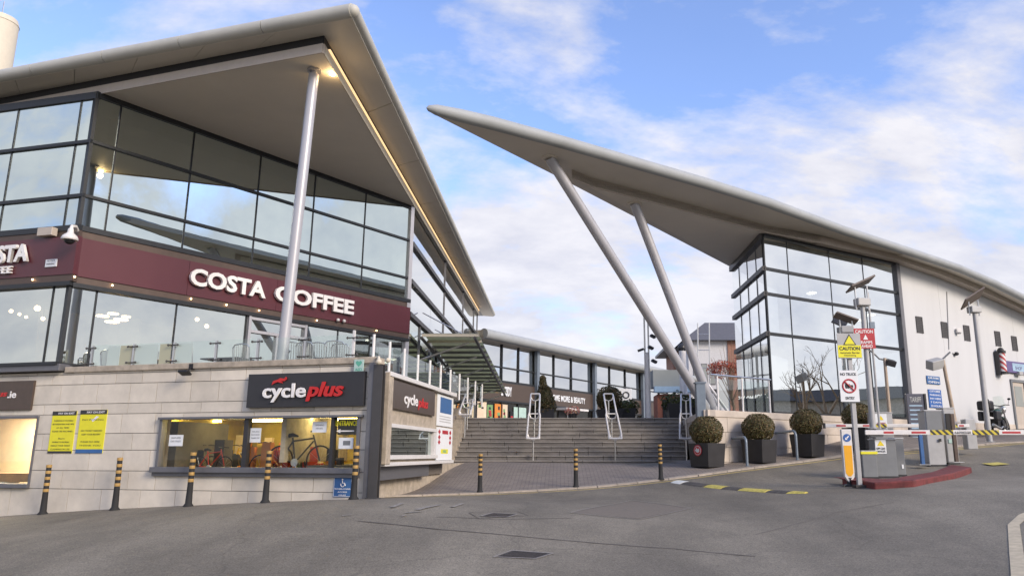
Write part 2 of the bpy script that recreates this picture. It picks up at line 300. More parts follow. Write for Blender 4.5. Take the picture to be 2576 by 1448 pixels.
# ---------------------------------------------------------------- mesh helpers
def world_loc(o):
    v=Vector((0,0,0))
    while o is not None: v+=o.location; o=o.parent
    return v
class MB:
    def __init__(s): s.v=[];s.f=[];s.m=[]
    def add(s,vs,fs,m=0):
        k=len(s.v); s.v+=[Vector(x) for x in vs]; s.f+=[tuple(i+k for i in f) for f in fs]; s.m+=[m]*len(fs); return s
    def quad(s,a,b,c,d,m=0): return s.add([a,b,c,d],[(0,1,2,3)],m)
    def hexa(s,p,m=0): # p: 4 bottom, 4 top
        return s.add(p,[(3,2,1,0),(4,5,6,7),(0,1,5,4),(1,2,6,5),(2,3,7,6),(3,0,4,7)],m)
    def box(s,c,d,rz=0,m=0,rx=0,ry=0):
        M=Matrix.Rotation(rz,3,'Z')@Matrix.Rotation(ry,3,'Y')@Matrix.Rotation(rx,3,'X'); x,y,z=d[0]/2,d[1]/2,d[2]/2; c=Vector(c)
        return s.hexa([c+M@Vector(q) for q in ((-x,-y,-z),(x,-y,-z),(x,y,-z),(-x,y,-z),(-x,-y,z),(x,-y,z),(x,y,z),(-x,y,z))],m)
    def fb(s,fr,s0,s1,z0,z1,d0,d1,m=0): # box in a wall frame
        return s.hexa([fr.P(s0,z0,d1),fr.P(s1,z0,d1),fr.P(s1,z0,d0),fr.P(s0,z0,d0),fr.P(s0,z1,d1),fr.P(s1,z1,d1),fr.P(s1,z1,d0),fr.P(s0,z1,d0)],m)
    def prism(s,poly,z0,z1,m=0,cap=True):
        n=len(poly); zf=lambda z,i:(z[i] if isinstance(z,(list,tuple)) else z)
        vs=[(p[0],p[1],zf(z0,i)) for i,p in enumerate(poly)]+[(p[0],p[1],zf(z1,i)) for i,p in enumerate(poly)]
        fs=[(i,(i+1)%n,n+(i+1)%n,n+i) for i in range(n)]
        if cap: fs+=[tuple(range(n-1,-1,-1)),tuple(range(n,2*n))]
        return s.add(vs,fs,m)
    def cyl(s,a,b,r0,r1=None,n=12,m=0,cap=True):
        if r1 is None: r1=r0
        a,b=Vector(a),Vector(b); q=(b-a).to_track_quat('Z','Y'); vs=[]
        for p,r in ((a,r0),(b,r1)):
            for i in range(n): t=2*math.pi*i/n; vs.append(p+q@Vector((r*math.cos(t),r*math.sin(t),0)))
        fs=[(i,(i+1)%n,n+(i+1)%n,n+i) for i in range(n)]
        if cap: fs+=[tuple(range(n-1,-1,-1)),tuple(range(n,2*n))]
        return s.add(vs,fs,m)
    def tube(s,pts,r,n=10,m=0,closed=False):
        pts=[Vector(p) for p in pts]; k=len(pts); rr=r if isinstance(r,(list,tuple)) else [r]*k; vs=[]; up=None
        for i,p in enumerate(pts):
            t=(pts[(i+1)%k]-pts[i-1]) if closed else (pts[min(i+1,k-1)]-pts[max(i-1,0)])
            t.normalize()
            if up is None: up=Vector((0,0,1)) if abs(t.z)<.9 else Vector((1,0,0))
            x=t.cross(up).normalized(); y=x.cross(t).normalized(); up=y
            for j in range(n): a=2*math.pi*j/n; vs.append(p+(x*math.cos(a)+y*math.sin(a))*rr[i])
        fs=[]
        for i in range(k if closed else k-1):
            for j in range(n): i2=(i+1)%k; fs.append((i*n+j,i*n+(j+1)%n,i2*n+(j+1)%n,i2*n+j))
        if not closed: fs+=[tuple(range(n-1,-1,-1)),tuple((k-1)*n+j for j in range(n))]
        return s.add(vs,fs,m)
    def sphere(s,c,r,sc=(1,1,1),n=12,k=8,m=0):
        c=Vector(c); vs=[]; fs=[]
        for i in range(k+1):
            ph=math.pi*i/k
            for j in range(n): th=2*math.pi*j/n; vs.append(c+Vector((r*sc[0]*math.sin(ph)*math.cos(th),r*sc[1]*math.sin(ph)*math.sin(th),r*sc[2]*math.cos(ph))))
        for i in range(k):
            for j in range(n): fs.append((i*n+j,(i+1)*n+j,(i+1)*n+(j+1)%n,i*n+(j+1)%n))
        return s.add(vs,fs,m)
    def ring(s,c,R0,r,ax='y',n=28,m=0,k=6):
        c=Vector(c); pts=[]
        for i in range(n):
            t=2*math.pi*i/n; a,b=R0*math.cos(t),R0*math.sin(t)
            pts.append(c+Vector({'y':(a,0,b),'x':(0,a,b),'z':(a,b,0)}[ax]))
        return s.tube(pts,r,k,m,True)
    def lathe(s,c,prof,n=16,m=0):
        c=Vector(c); vs=[];fs=[]
        for r,z in prof:
            for j in range(n): t=2*math.pi*j/n; vs.append(c+Vector((r*math.cos(t),r*math.sin(t),z)))
        for i in range(len(prof)-1):
            for j in range(n): fs.append((i*n+j,i*n+(j+1)%n,(i+1)*n+(j+1)%n,(i+1)*n+j))
        fs+=[tuple(range(n-1,-1,-1)),tuple((len(prof)-1)*n+j for j in range(n))]
        return s.add(vs,fs,m)
    def build(s,name,mats,parent=None,smooth=False,bevel=0,loc=None,label=None,cat=None,group=None,kind=None):
        base=world_loc(parent) if parent else Vector(loc or (0,0,0))
        me=bpy.data.meshes.new(name); me.from_pydata([tuple(x-base) for x in s.v],[],s.f)
        for q in ([mats] if isinstance(mats,str) else mats): me.materials.append(MT[q])
        if len(me.materials)>1: me.polygons.foreach_set('material_index',s.m)
        me.update()
        if smooth: me.shade_smooth(); me.set_sharp_from_angle(angle=R(38))
        o=bpy.data.objects.new(name,me); COL.objects.link(o)
        if parent: o.parent=parent
        else: o.location=base
        if bevel:
            b=o.modifiers.new('bevel','BEVEL'); b.width=bevel; b.segments=2; b.limit_method='ANGLE'; b.angle_limit=R(50)
        tag(o,label,cat,group,kind); return o
def tag(o,label=None,cat=None,group=None,kind=None):
    if label:o['label']=label
    if cat:o['category']=cat
    if group:o['group']=group
    if kind:o['kind']=kind
    return o
def thing(name,loc,label,cat,group=None,rz=0):
    o=bpy.data.objects.new(name,None); o.empty_display_size=.2; COL.objects.link(o); o.location=loc; o.rotation_euler=(0,0,rz)
    return tag(o,label,cat,group)
def dup(o,loc=None,rz=None,label=None,parent=None,group=None):
    c=o.copy(); COL.objects.link(c)
    if parent: c.parent=parent
    if loc is not None: c.location=loc
    if rz is not None: c.rotation_euler=(0,0,rz)
    if label: c['label']=label
    if group: c['group']=group
    for ch in list(o.children): dup(ch,parent=c)
    return c
def text(body,fr,s0,s1,z0,z1,d,m,parent,name='lettering',ext=.004,bold=.0,shear=0,keep=False,mirror=False):
    """lettering on a wall plane fitted to a rectangle"""
    cu=bpy.data.curves.new('t','FONT'); cu.body=body; cu.size=1; cu.offset=bold; cu.extrude=.5; cu.shear=shear; cu.align_x='LEFT'; cu.resolution_u=3; cu.space_line=.95
    ob=bpy.data.objects.new('t',cu); COL.objects.link(ob); bpy.context.view_layer.update()
    me=bpy.data.meshes.new_from_object(ob.evaluated_get(bpy.context.evaluated_depsgraph_get())); bpy.data.objects.remove(ob); bpy.data.curves.remove(cu)
    vs=[x.co.copy() for x in me.vertices]; x0=min(x.x for x in vs);x1=max(x.x for x in vs);y0=min(x.y for x in vs);y1=max(x.y for x in vs)
    sx=(s1-s0)/(x1-x0); sy=(z1-z0)/(y1-y0)
    if keep: # keep proportions, centre
        k=min(sx,sy); cxs=(s0+s1)/2; cz=(z0+z1)/2; hw=(x1-x0)*k/2; hh=(y1-y0)*k/2; s0,s1,z0,z1=cxs-hw,cxs+hw,cz-hh,cz+hh; sx=sy=k
    base=world_loc(parent)
    for i,x in enumerate(vs): me.vertices[i].co=fr.P(s0+(x.x-x0)*sx,z0+(x.y-y0)*sy,d+(x.z+.5)*ext)-base
    me.materials.clear(); me.materials.append(MT[m]); me.update(); me.name=name
    o=bpy.data.objects.new(name,me); COL.objects.link(o); o.parent=parent; return o
def leaf_ball(c,r,n,size,sc=(1,1,1),bumpy=.06,shape=None,m=0,mb=None):
    mb=mb or MB(); c=Vector(c)
    for i in range(n):
        d=Vector((random.gauss(0,1),random.gauss(0,1),random.gauss(0,1))).normalized()
        lump=1+bumpy*math.sin(5*d.x+3*d.z+c.x)*math.cos(4*d.y-2*d.z+c.y)
        rr=r*lump*(random.uniform(.80,1.0)**.5)
        p=c+Vector((d.x*rr*sc[0],d.y*rr*sc[1],d.z*rr*sc[2]))
        nrm=(d+Vector((random.gauss(0,.5),random.gauss(0,.5),random.gauss(0,.5)))).normalized()
        u=nrm.orthogonal().normalized(); q=Matrix.Rotation(random.uniform(0,6.28),3,nrm); u=q@u; v=nrm.cross(u); s_=size*random.uniform(.6,1.3)
        mb.add([p-u*s_,p-v*s_*.45,p+u*s_,p+v*s_*.45],[(0,1,2,3)],m)
    return mb
def rect_sub(rects,hole):
    out=[]
    a0,a1,b0,b1=hole
    for (s0,s1,z0,z1) in rects:
        if s1<=a0 or s0>=a1 or z1<=b0 or z0>=b1: out.append((s0,s1,z0,z1)); continue
        if s0<a0: out.append((s0,a0,z0,z1))
        if s1>a1: out.append((a1,s1,z0,z1))
        m0,m1=max(s0,a0),min(s1,a1)
        if z0<b0: out.append((m0,m1,z0,b0))
        if z1>b1: out.append((m0,m1,b1,z1))
    return [r for r in out if r[1]-r[0]>.01 and r[3]-r[2]>.01]
def cladding(fr,sa,sb,courses,holes,ln,mb,d0=0,d1=.03,gap=.012,zlow=None):
    for k in range(len(courses)-1):
        z0,z1=courses[k],courses[k+1]; s=sa-random.uniform(0,ln)
        while s<sb:
            e=s+ln*random.choice((.8,1,1,1.15)); rs=[(max(s,sa)+gap/2,min(e,sb)-gap/2,z0+gap/2,z1-gap/2)]
            if rs[0][1]-rs[0][0]>.04:
                for h in holes: rs=rect_sub(rs,h)
                for r in rs: mb.fb(fr,*r,d0,d1)
            s=e
def panes(fr,ss,zs,m,parent,name='window_pane',d=0,skip=(),tilt=.0025):
    for i in range(len(ss)-1):
        for j in range(len(zs)-1):
            if (i,j) in skip: continue
            a=random.uniform(-tilt,tilt); b=random.uniform(-tilt,tilt); w_=ss[i+1]-ss[i]; h_=zs[j+1]-zs[j]
            P=lambda u,v:fr.P(ss[i]+u*w_,zs[j]+v*h_,d+(u-.5)*w_*a+(v-.5)*h_*b)
            MB().quad(P(0,0),P(1,0),P(1,1),P(0,1)).build(name,m,parent)
# ================================================================ SETTING
# ground sheet
xs=np.unique(np.r_[-400,-250,-150,-90,-60,np.arange(-40,46,.8),60,90,150,250,400]); ys=np.unique(np.r_[-300,-150,-80,-40,-20,np.arange(-8,50,.8),60,75,100,150,250,500])
XX,YY=np.meshgrid(xs,ys); ZZ=ground_many(np.c_[XX.ravel(),YY.ravel()])
m=MB(); m.v=[Vector(q) for q in zip(XX.ravel(),YY.ravel(),ZZ)]; nx=len(xs)
for j in range(len(ys)-1):
    for i in range(nx-1): m.f.append((j*nx+i,j*nx+i+1,(j+1)*nx+i+1,(j+1)*nx+i)); m.m.append(0)
m.build('road','asphalt',kind='structure',smooth=True)
# plaza paving behind the kerb
kp=[G(931,1250)]+[G(*q) for q in ((1010,1248),(1100,1245),(1200,1241.5),(1300,1237),(1400,1231),(1500,1224),(1600,1214),(1677,1205),(1750,1196),(1822,1186),(1890,1177),(1955,1168),(2040,1157),(2118,1146.5),(2200,1138),(2290,1130),(2380,1124),(2470,1118),(2560,1112),(2680,1104))]
backs=[]
PL=Fr((4.3,22.5),(.80,.60))    # plinth line
for p in kp:
    t=(p.x+3.75)/7.9
    backs.append(Vector((p.x*1.0 if p.x<3.9 else p.x-1.0, 27.0 if p.x<2.5 else max(22.9+(p.x-3.3)*.75+.6,p.y+1.0),0)))
backs=[Vector((max(b.x,-3.9),b.y,0)) for b in backs]
m=MB(); rows=[]
for p,b in zip(kp,backs):
    row=[]
    for k in range(25):
        q=p.lerp(b,k/24); row.append(Vector((q.x,q.y,gz(q.x,q.y)+.028)))
    rows.append(row)
for i in range(len(rows)-1):
    for k in range(24): m.quad(rows[i][k],rows[i+1][k],rows[i+1][k+1],rows[i][k+1])
m.build('plaza_paving','paving',kind='structure')
m=MB(); ml=MB()
def strip(mb,path,o0,o1,zo,seg=1):
    P=[]
    for i,p in enumerate(path):
        t=(path[min(i+1,len(path)-1)]-path[max(i-1,0)]); t.z=0; t.normalize(); nr=Vector((t.y,-t.x,0))
        a=p+nr*o0; b=p+nr*o1; P.append((Vector((a.x,a.y,gz(a.x,a.y)+zo)),Vector((b.x,b.y,gz(b.x,b.y)+zo))))
    for i in range(len(P)-1): mb.quad(P[i][0],P[i][1],P[i+1][1],P[i+1][0])
def densify(path,step=.5):
    o=[]
    for a,b in zip(path,path[1:]):
        k=max(1,int((b-a).length/step)); o+=[a.lerp(b,i/k) for i in range(k)]
    return o+[path[-1]]
kd=densify(kp,.45)
for i in range(len(kd)-1):
    a,b=kd[i],kd[i+1]; t=(b-a); t.z=0; t.normalize(); nr=Vector((t.y,-t.x,0)); g_=t*.008
    q=[a+g_-nr*.02,a+g_+nr*.13,b-g_+nr*.13,b-g_-nr*.02]
    m.add([(x.x,x.y,gz(x.x,x.y)-.05) for x in q]+[(x.x,x.y,gz(x.x,x.y)+.04) for x in q],[(4,5,6,7),(0,1,5,4),(1,2,6,5),(2,3,7,6),(3,0,4,7)])
m.build('kerb','kerb_stone',kind='structure')
strip(ml,kd,.28,.37,.006); strip(ml,kd[26:],.50,.59,.006)
ml.build('yellow_road_lines','yellow_line',kind='structure')
# stepped stone base: staircase up to the upper plaza
RSx=lambda y:.1655*y-.02
def stairs():
    m=MB(); n=11; z0=1.22; rise=(2.97-z0)/n; y0=26.0; run=.41
    for k in range(n):
        ya=y0+k*run; z=z0+rise*(k+1); x=-3.75-random.uniform(0,1)
        while x<RSx(ya):
            e=x+random.choice((1.0,1.3,1.5)); a=max(x,-3.75)+.006; b=min(e,RSx(ya))-.006
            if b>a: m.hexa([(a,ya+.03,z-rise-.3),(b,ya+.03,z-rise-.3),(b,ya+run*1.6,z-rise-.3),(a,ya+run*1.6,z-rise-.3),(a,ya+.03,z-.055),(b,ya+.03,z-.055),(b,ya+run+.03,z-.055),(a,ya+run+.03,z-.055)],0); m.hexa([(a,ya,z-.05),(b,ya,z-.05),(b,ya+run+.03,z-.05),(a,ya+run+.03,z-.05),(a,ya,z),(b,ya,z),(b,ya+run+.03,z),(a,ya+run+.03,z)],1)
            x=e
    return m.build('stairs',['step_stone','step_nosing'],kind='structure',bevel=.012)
stairs()
m=MB(); m.prism([(-3.75,30.6),(5.04,30.6),(5.04,120),(-5.4,120),(-5.4,30.6)],1.0,2.965)
m.build('upper_plaza','terrace_paving',kind='structure')
m=MB(); e1=(13.75,29.7)
tp=[(4.3,22.55),tuple(PL.P(11.7,0,-.03)[:2]),(13.6,60),(5.05,60),(5.05,30.6)]
m.prism(tp,0,2.80); m.build('terrace_base','plinth_stone',kind='structure')
# plinth cladding wall of the terrace
root=thing('terrace_wall',(4.3,22.5,1.3),'pinkish stone retaining wall under the right-hand glass building, behind the ball planters','wall')
m=MB(); cs=[.9,1.35,1.78,2.22,2.66]
cladding(PL,0,11.7,cs,[],1.0,m,d1=.035)
SD=Fr((4.86,30.6),(4.26-4.86,22.5-30.6)); cladding(SD,0,8.1,cs,[],1.0,m,d1=.03)
m.build('stone_cladding','plinth_stone',root)
m=MB(); m.fb(PL,-.02,11.8,2.66,2.86,-.35,.06); m.fb(SD,-.02,8.12,2.66,2.86,-.3,.05); m.build('coping','plinth_stone',root,bevel=.01)
# ================================================================ LEFT BUILDING
ZS=10.38
LB=thing('shopping_centre',(-11.5,17.3,.3),'large glazed shopping centre building on the left with pale stone base and sharp overhanging roof','building')
wz=lambda px,py:FW.z(px,py)
# stone wall with window openings
Wm=(FW.s(400,1110),FW.s(906,1110),FW.z(650,1186),FW.z(650,1046))     # shop window opening incl. frame
Wl=(-13.5,FW.s(88,1130),FW.z(40,1226),FW.z(40,1046))                # left window
courses=[-.3,.02]+[FW.z(83,872+q*.3645) for q in (975,850,712,600,470,400,268,200)]+[3.42]
courses=sorted(courses)
m=MB(); holes=[Wm,Wl]
cladding(FW,-20,-.03,courses,holes,.88,m,d1=.0,d0=-.05)
m.build('stone_cladding','stone',LB)
m=MB()
for r in rect_sub(rect_sub([(-20,-.03,-.5,3.42)],Wm),Wl): m.fb(FW,*r,-.3,-.045)
m.build('wall','stone_dark_joint',LB)
m=MB(); m.fb(FW,FW.s(157),-.0,3.40,3.53,-.35,.05); m.build('coping','stone_coping',LB,bevel=.012)
m=MB(); m.fb(FW,-20,FW.s(163,930),3.44,3.60,-.4,.16); m.build('sill_band','grey_frame',LB,bevel=.01)
# terrace slab
m=MB(); m.prism([FW.P(-8,0,-.32)[:2],FW.P(-.3,0,-.32)[:2],(-3.95,26),(-5.4,26.2),(-11.3,17.6)],2.7,2.95); m.prism([(-5.4,26.1),(-3.9,26),(-3.9,30.55),(-5.4,30.55)],2.6,2.955); m.build('terrace_slab','terrace_paving',LB)
# glazed sides
zl=[3.60,5.50]; zu=[6.85,7.68,9.07,ZS]
sL=[-12,-9,-6,-3.6,FL.s(40,300),FL.s(207,250),-.0]
sLu=[-13,-10,-7.4,-4.6,FL.s(46,290),FL.s(207,250),0]
sLl=[-13,-10.2,-7.4,-4.6,FL.s(-30,720),FL.s(137,720),0]
sAu=[0]+[FA.s(*q) for q in ((292,367),(480,420),(650,470),(790,500),(917,560))]+[LAB]
sAl=[0]+[FA.s(*q) for q in ((245,726),(445,763),(620,790),(767,816),(850,830),(930,850))]+[LAB]
panes(FL,sLu,zu,'glass_facade',LB); panes(FA,sAu,zu,'glass_facade',LB)
panes(FL,sLl,zl,'glass_cafe',LB); panes(FA,sAl,[3.2,5.5],'glass_cafe',LB)
sS=[0,3.4,8.05,14.8,19.9,21.8]; sS=[0,2.3,4.6,8.05,11.4,14.8,17.3,19.9,21.9]
zS=[6.43,7.62,9.0,ZS]
panes(FS,sS,zS,'glass_white',LB,tilt=.004); panes(FS,[0,2.3,4.6,8.05,11.4,14.8,19.9,21.9],[2.97,5.0,6.43],'glass_cafe',LB)
m=MB()
def mull(m,fr,ss,z0,z1,w=.05,d0=-.06,d1=.05,mi=0):
    for s in ss: m.fb(fr,s-w/2,s+w/2,z0,z1,d0,d1,mi)
def trans(m,fr,s0,s1,zs,w=.09,d0=-.05,d1=.09,mi=0):
    for z in zs: m.fb(fr,s0,s1,z-w/2,z+w/2,d0,d1,mi)
mull(m,FL,sLu[:-1],6.85,ZS,.035,d1=.02); mull(m,FA,sAu[1:-1],6.85,ZS,.038,d1=.02); mull(m,FL,sLl[:-1],3.6,5.5,.035,d1=.02); mull(m,FA,sAl[1:-1],3.0,5.5,.04,d1=.02)
trans(m,FL,-14,.06,[7.68,9.07],.08,d1=.06); trans(m,FA,-.03,LAB,[7.68,9.07],.07,d1=.06)
trans(m,FL,-14,.1,[6.86],.14); trans(m,FA,-.03,LAB+.04,[6.86],.13); trans(m,FL,-14,.06,[ZS-.09],.18,d1=.05); trans(m,FA,-.03,LAB,[ZS-.07],.13,d1=.05)
trans(m,FL,-14,.1,[5.49],.1,d1=.13); trans(m,FA,0,LAB,[5.47],.1,d1=.12); trans(m,FL,-14,.1,[3.61],.07,d1=.2); trans(m,FA,0,1.6,[3.61],.05,d1=.12)
m.fb(FA,-.05,.03,3.58,ZS,-.1,.05)
m.build('window_frame','dark_frame',LB)
m=MB(); m.fb(FA,LAB-.12,LAB+.04,2.96,ZS,-.12,.08); m.build('corner_post','column_paint',LB)
m=MB(); trans(m,FS,.1,21.9,zS[:-1],.16,d0=-.05,d1=.10); m.build('sun_fins','fin',LB)
m=MB(); mull(m,FS,[8.05,14.8,19.9,21.9],2.97,ZS,.07,d1=.04); mull(m,FS,[2.3,4.6,11.4,17.3],2.97,6.4,.05); m.build('mullions','grey_frame',LB)
# cafe fascia
m=MB(); m.fb(FL,-14,.1,6.62,6.80,-.02,.07); m.fb(FA,.0,LAB,6.60,6.80,-.02,.06); m.fb(FL,-14,.14,5.54,5.71,-.02,.12); m.fb(FA,0,LAB,5.52,5.69,-.02,.10)
m.build('fascia_trim','brown_trim',LB)
m=MB()
for a,b in zip([-13,-9.8,-6.6,-3.3],[-9.8,-6.6,-3.3,.16]): m.fb(FL,a+.004,b-.004,5.70,6.63,0,.14)
for k in range(4): m.fb(FA,.02+k*2.7+.004,min(LAB,.02+(k+1)*2.7)-.004,5.68,6.61,0,.13)
m.build('fascia_panels','maroon',LB)
m=MB()
for px,py in ((97,700),(202,695)): s,z=FL.W(px,py); MB().sphere(FL.P(s,5.62,.15),.022,n=8,k=5).build('fascia_spotlight','lamp_warm',LB)
for px,py in ((277,708),(474,745),(563,761),(645,776),(790,805),(940,830)): s,z=FA.W(px,py); MB().sphere(FA.P(s,5.60,.14),.022,n=8,k=5).build('fascia_spotlight','lamp_warm',LB)
m=MB(); s0,z0=FL.W(116,600); s1,z1=FL.W(155,582); m.fb(FL,s0,s1,6.66,6.86,.1,.26); m.build('vent_box','beige_strip',LB,bevel=.01)
# signs of the cafe
def sgn(name,loc,label,cat='sign',group=None): return thing(name,loc,label,cat,group)
t=sgn('sign_lettering',FA.P(6,5.9,.15),'large white raised cafe name letters on the maroon fascia of the long glass front','lettering')
zc0,zc1=FA.z(480,727)+.0,FA.z(480,680)
sa,sb=FA.s(466,705),FA.s(657,730); sc_,sd_=FA.s(680,740),FA.s(878,780)
zc0,zc1=5.95,6.42
text('COSTA',FA,sa,sb,zc0,zc1,.16,'white_letter',t,'letters',.09,.034); text('COFFEE',FA,sc_,sd_,zc0,zc1,.16,'white_letter',t,'letters',.09,.034)
t=sgn('sign_lettering',FL.P(-2.5,5.9,.16),'white raised cafe name letters cut off at the left end of the maroon fascia','lettering')
e=FL.s(91,650); text('COSTA',FL,e-1.75,e,6.06,6.50,.17,'white_letter',t,'letters',.07,.034)
e2=FL.s(48,690); text('COFFEE',FL,e2-1.1,e2,5.80,5.98,.17,'white_letter',t,'letters',.05,.02)
m=MB(); s0,z0=FL.W(128,676); s1,z1=FL.W(159,655); m.fb(FL,s0,s1,z0,z1,.14,.17); o=m.build('notice_plate','paper',loc=FL.P(s0,z0,.14),label='small white notice plate on maroon fascia next to the corner camera',cat='sign',bevel=.008)
text('NOTICE',FL,s0+.05,s1-.05,z0+.13,z0+.17,.171,'grey_cab',o); text('PARKING',FL,s0+.05,s1-.05,z0+.05,z0+.09,.171,'grey_cab',o)
# roof
def P2(v): return (v[0],v[1])
Pi=at_Z(812,131,ZS); Li=at_Z(0,282,ZS); dl=(Li-Pi).normalized(); Lf=Pi+dl*26
apex=Vector((-4.52,14.72,10.95)); Lo=at_Z(0,193,10.95); do=(Lo-apex).normalized(); Lof=apex+do*27; Ro=at_Z(1238,790,10.95); Ro.x=-4.62; apex.x=-4.50
roof=None
inner=[P2(Lf),P2(Pi),(-5.30,48.3),(-30,48.3)]
m=MB(); m.prism(inner,ZS,ZS+.3); o=m.build('soffit_panel','soffit',LB)
# joints + beige strip around inner panel
m=MB()
def band(m,a,b,z0,z1,th,side=1):
    a=Vector((a[0],a[1],0));b=Vector((b[0],b[1],0)); t=(b-a).normalized(); n=Vector((t.y,-t.x,0))*side*th
    m.hexa([(a.x+n.x,a.y+n.y,z0),(b.x+n.x,b.y+n.y,z0),(b.x,b.y,z0),(a.x,a.y,z0),(a.x+n.x,a.y+n.y,z1),(b.x+n.x,b.y+n.y,z1),(b.x,b.y,z1),(a.x,a.y,z1)])
band(m,Lf,Pi,ZS-.03,ZS+.2,.03); band(m,(Pi.x,Pi.y),(-5.30,48.3),ZS-.03,ZS+.2,.03); m.build('soffit_edge','beige_strip',LB)
m=MB(); band(m,Lf,Pi,ZS+.2,ZS+.42,.01); band(m,(Pi.x,Pi.y),(-5.30,48.3),ZS+.2,ZS+.42,.01); m.build('recess_shade_band','black',LB)  # flat black band, shade of the gap above the beige strip put in as colour
# outer soffit in panels
def lerp2(a,b,t): return Vector(a).lerp(Vector(b),t)
inL=lambda t:Pi+dl*26*t; ouL=lambda t:apex+do*27*t
inLo=Pi+Vector((.12,-.2,0)); 
m=MB(); zo=ZS+.40
K=14
for k in range(K):
    t0,t1=k/K,(k+1)/K-.0006
    a,b,c,d=Pi.lerp(Lf,t0),Pi.lerp(Lf,t1),apex.lerp(Lof,t1),apex.lerp(Lof,t0)
    m.prism([P2(a),P2(b),P2(c),P2(d)][::-1],zo,zo+.05)
K=9; Pe=Vector((-5.30,50.9,0)); Re=Ro
for k in range(K):
    t0,t1=k/K,(k+1)/K-.0008
    a,b,c,d=Pi.lerp(Pe,t0),Pi.lerp(Pe,t1),apex.lerp(Re,t1),apex.lerp(Re,t0)
    m.prism([P2(a),P2(d),P2(c),P2(b)][::-1],zo,zo+.05)
m.build('outer_soffit','soffit_outer',LB)
m=MB(); m.prism([P2(Lof),P2(apex),P2(Ro),(-30,51.4)],zo+.055,11.0); m.build('roof','roof_sheet',LB)
def tubepts(a,b,k,r,zc=0): return [Vector(a).lerp(Vector(b),i/k)+Vector((0,0,zc)) for i in range(k+1)]
m=MB(); L_=Lof; 
seg=12
for k in range(seg):
    a=apex.lerp(Lof,k/seg); b=apex.lerp(Lof,(k+1)/seg-.0007); m.cyl(a,b,.165,n=16)
for k in range(6):
    a=apex.lerp(Ro,k/6); b=apex.lerp(Ro,(k+1)/6-.0005); m.cyl(a,b,.14,n=16)
m.sphere(apex,.15); m.build('roof_edge','roof_edge',LB,smooth=True)
m=MB(); band(m,(Pi.x+.02,Pi.y+.3),(-5.28,48),ZS+.21,ZS+.235,.05); m.build('light_strip','lamp_strip',LB)
m=MB(); band(m,(Pi.x+.012,Pi.y+.1),(-5.28,48),ZS-.035,ZS+.19,.02); m.build('lit_edge_trim','cream_tower',LB)
# interior: floors, blinds, back walls, seen dimly through the glass
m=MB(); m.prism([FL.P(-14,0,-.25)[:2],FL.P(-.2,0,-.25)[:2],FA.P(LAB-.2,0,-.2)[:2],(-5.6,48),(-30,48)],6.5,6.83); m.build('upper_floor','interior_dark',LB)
m=MB(); m.fb(FA,.3,LAB-.3,6.85,ZS-.02,-1.4,-1.3); m.fb(FL,-14,-.6,6.85,ZS-.02,-1.4,-1.3); m.build('upper_blinds','interior_blind',LB)
m=MB(); m.fb(FA,1.0,LAB-.3,2.95,5.5,-4.2,-4.1); m.fb(FL,-14,-2,3.6,5.5,-4.4,-4.3); m.build('cafe_back_wall','interior_pale',LB)
m=MB(); m.prism([FW.P(-20,0,-.4)[:2],FW.P(-8,0,-.4)[:2],FA.P(.2,0,-.2)[:2],FA.P(LAB-.2,0,-.3)[:2],(-5.6,30),(-30,40)],3.2,3.3); m.build('cafe_floor','interior_warm',LB)
m=MB(); m.fb(FS,.3,21.5,6.5,ZS,-.7,-.6); m.build('flank_blinds','white_wall_far',LB)
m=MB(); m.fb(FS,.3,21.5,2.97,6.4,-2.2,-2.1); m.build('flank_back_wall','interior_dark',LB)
# cafe pendants behind the glass
def pend(px,py,fr,d,mname='lamp_warm',r=.05):
    s,z=fr.W(px,py,-d); p=fr.P(s,z,-d)
    t=thing('pendant_lamp',p,None,'lamp','cafe pendant lamps')
    MB().sphere(p,r,n=10,k=6).build('bulb',mname,t); MB().cyl(p+Vector((0,0,r)),(p.x,p.y,5.45),.006,n=5).build('cord','black',t); return t
pl_=[(28,782,FL,'at the far left end of the row',.05),(49,790,FL,'second from the left, near the picture edge',.04),(66,797,FL,'low in the middle of the left cluster',.04),(94,775,FL,'brighter and highest of the left cluster',.075),(108,801,FL,'low at the right end of the left cluster',.05),
(496,803,FA,'in the third lower pane of the long front, upper one',.06),(520,820,FA,'in the third lower pane of the long front, lower one',.06)]
for px,py,fr,wh,r in pl_:
    t=pend(px,py,fr,1.6,r=r); t['label']='glowing warm cafe pendant bulb '+wh
# cafe chandelier of glowing rings
s,z=FA.W(283,798,-1.6); c=FA.P(s,z,-1.6); t=thing('ring_chandelier',c,'glowing warm ring chandelier behind the cafe glass near the corner','lamp')
m=MB()
for dx,dz,rr in ((-.25,0,.14),(.0,.1,.12),(.22,-.03,.16),(.0,-.12,.16),(.34,.07,.1)): m.ring(FA.P(s+dx,z+dz,-1.6),rr,.018,'z',16)
m.build('light_rings','lamp_warm',t); MB().cyl(c,(c.x,c.y,5.45),.01,n=5).build('cord','black',t)
# cafe door frame
t=thing('cafe_door',FA.P((sAl[3]+sAl[4])/2,2.95,.05),'grey framed glass cafe door with a fanlight opening to the roof terrace','door')
m=MB(); a,b=sAl[3]+.04,sAl[4]-.0
for s in (a,b-.05): m.fb(FA,s,s+.08,2.95,5.42,-.02,.10)
for z in (5.32,4.95,2.95): m.fb(FA,a+.081,b-.051,z,z+.08,-.02,.09)
m.build('door_frame','column_paint',t); m=MB(); m.fb(FA,(a+b)/2-.03,(a+b)/2+.03,3.03,4.95,.0,.07); m.build('door_stile','column_paint',t)
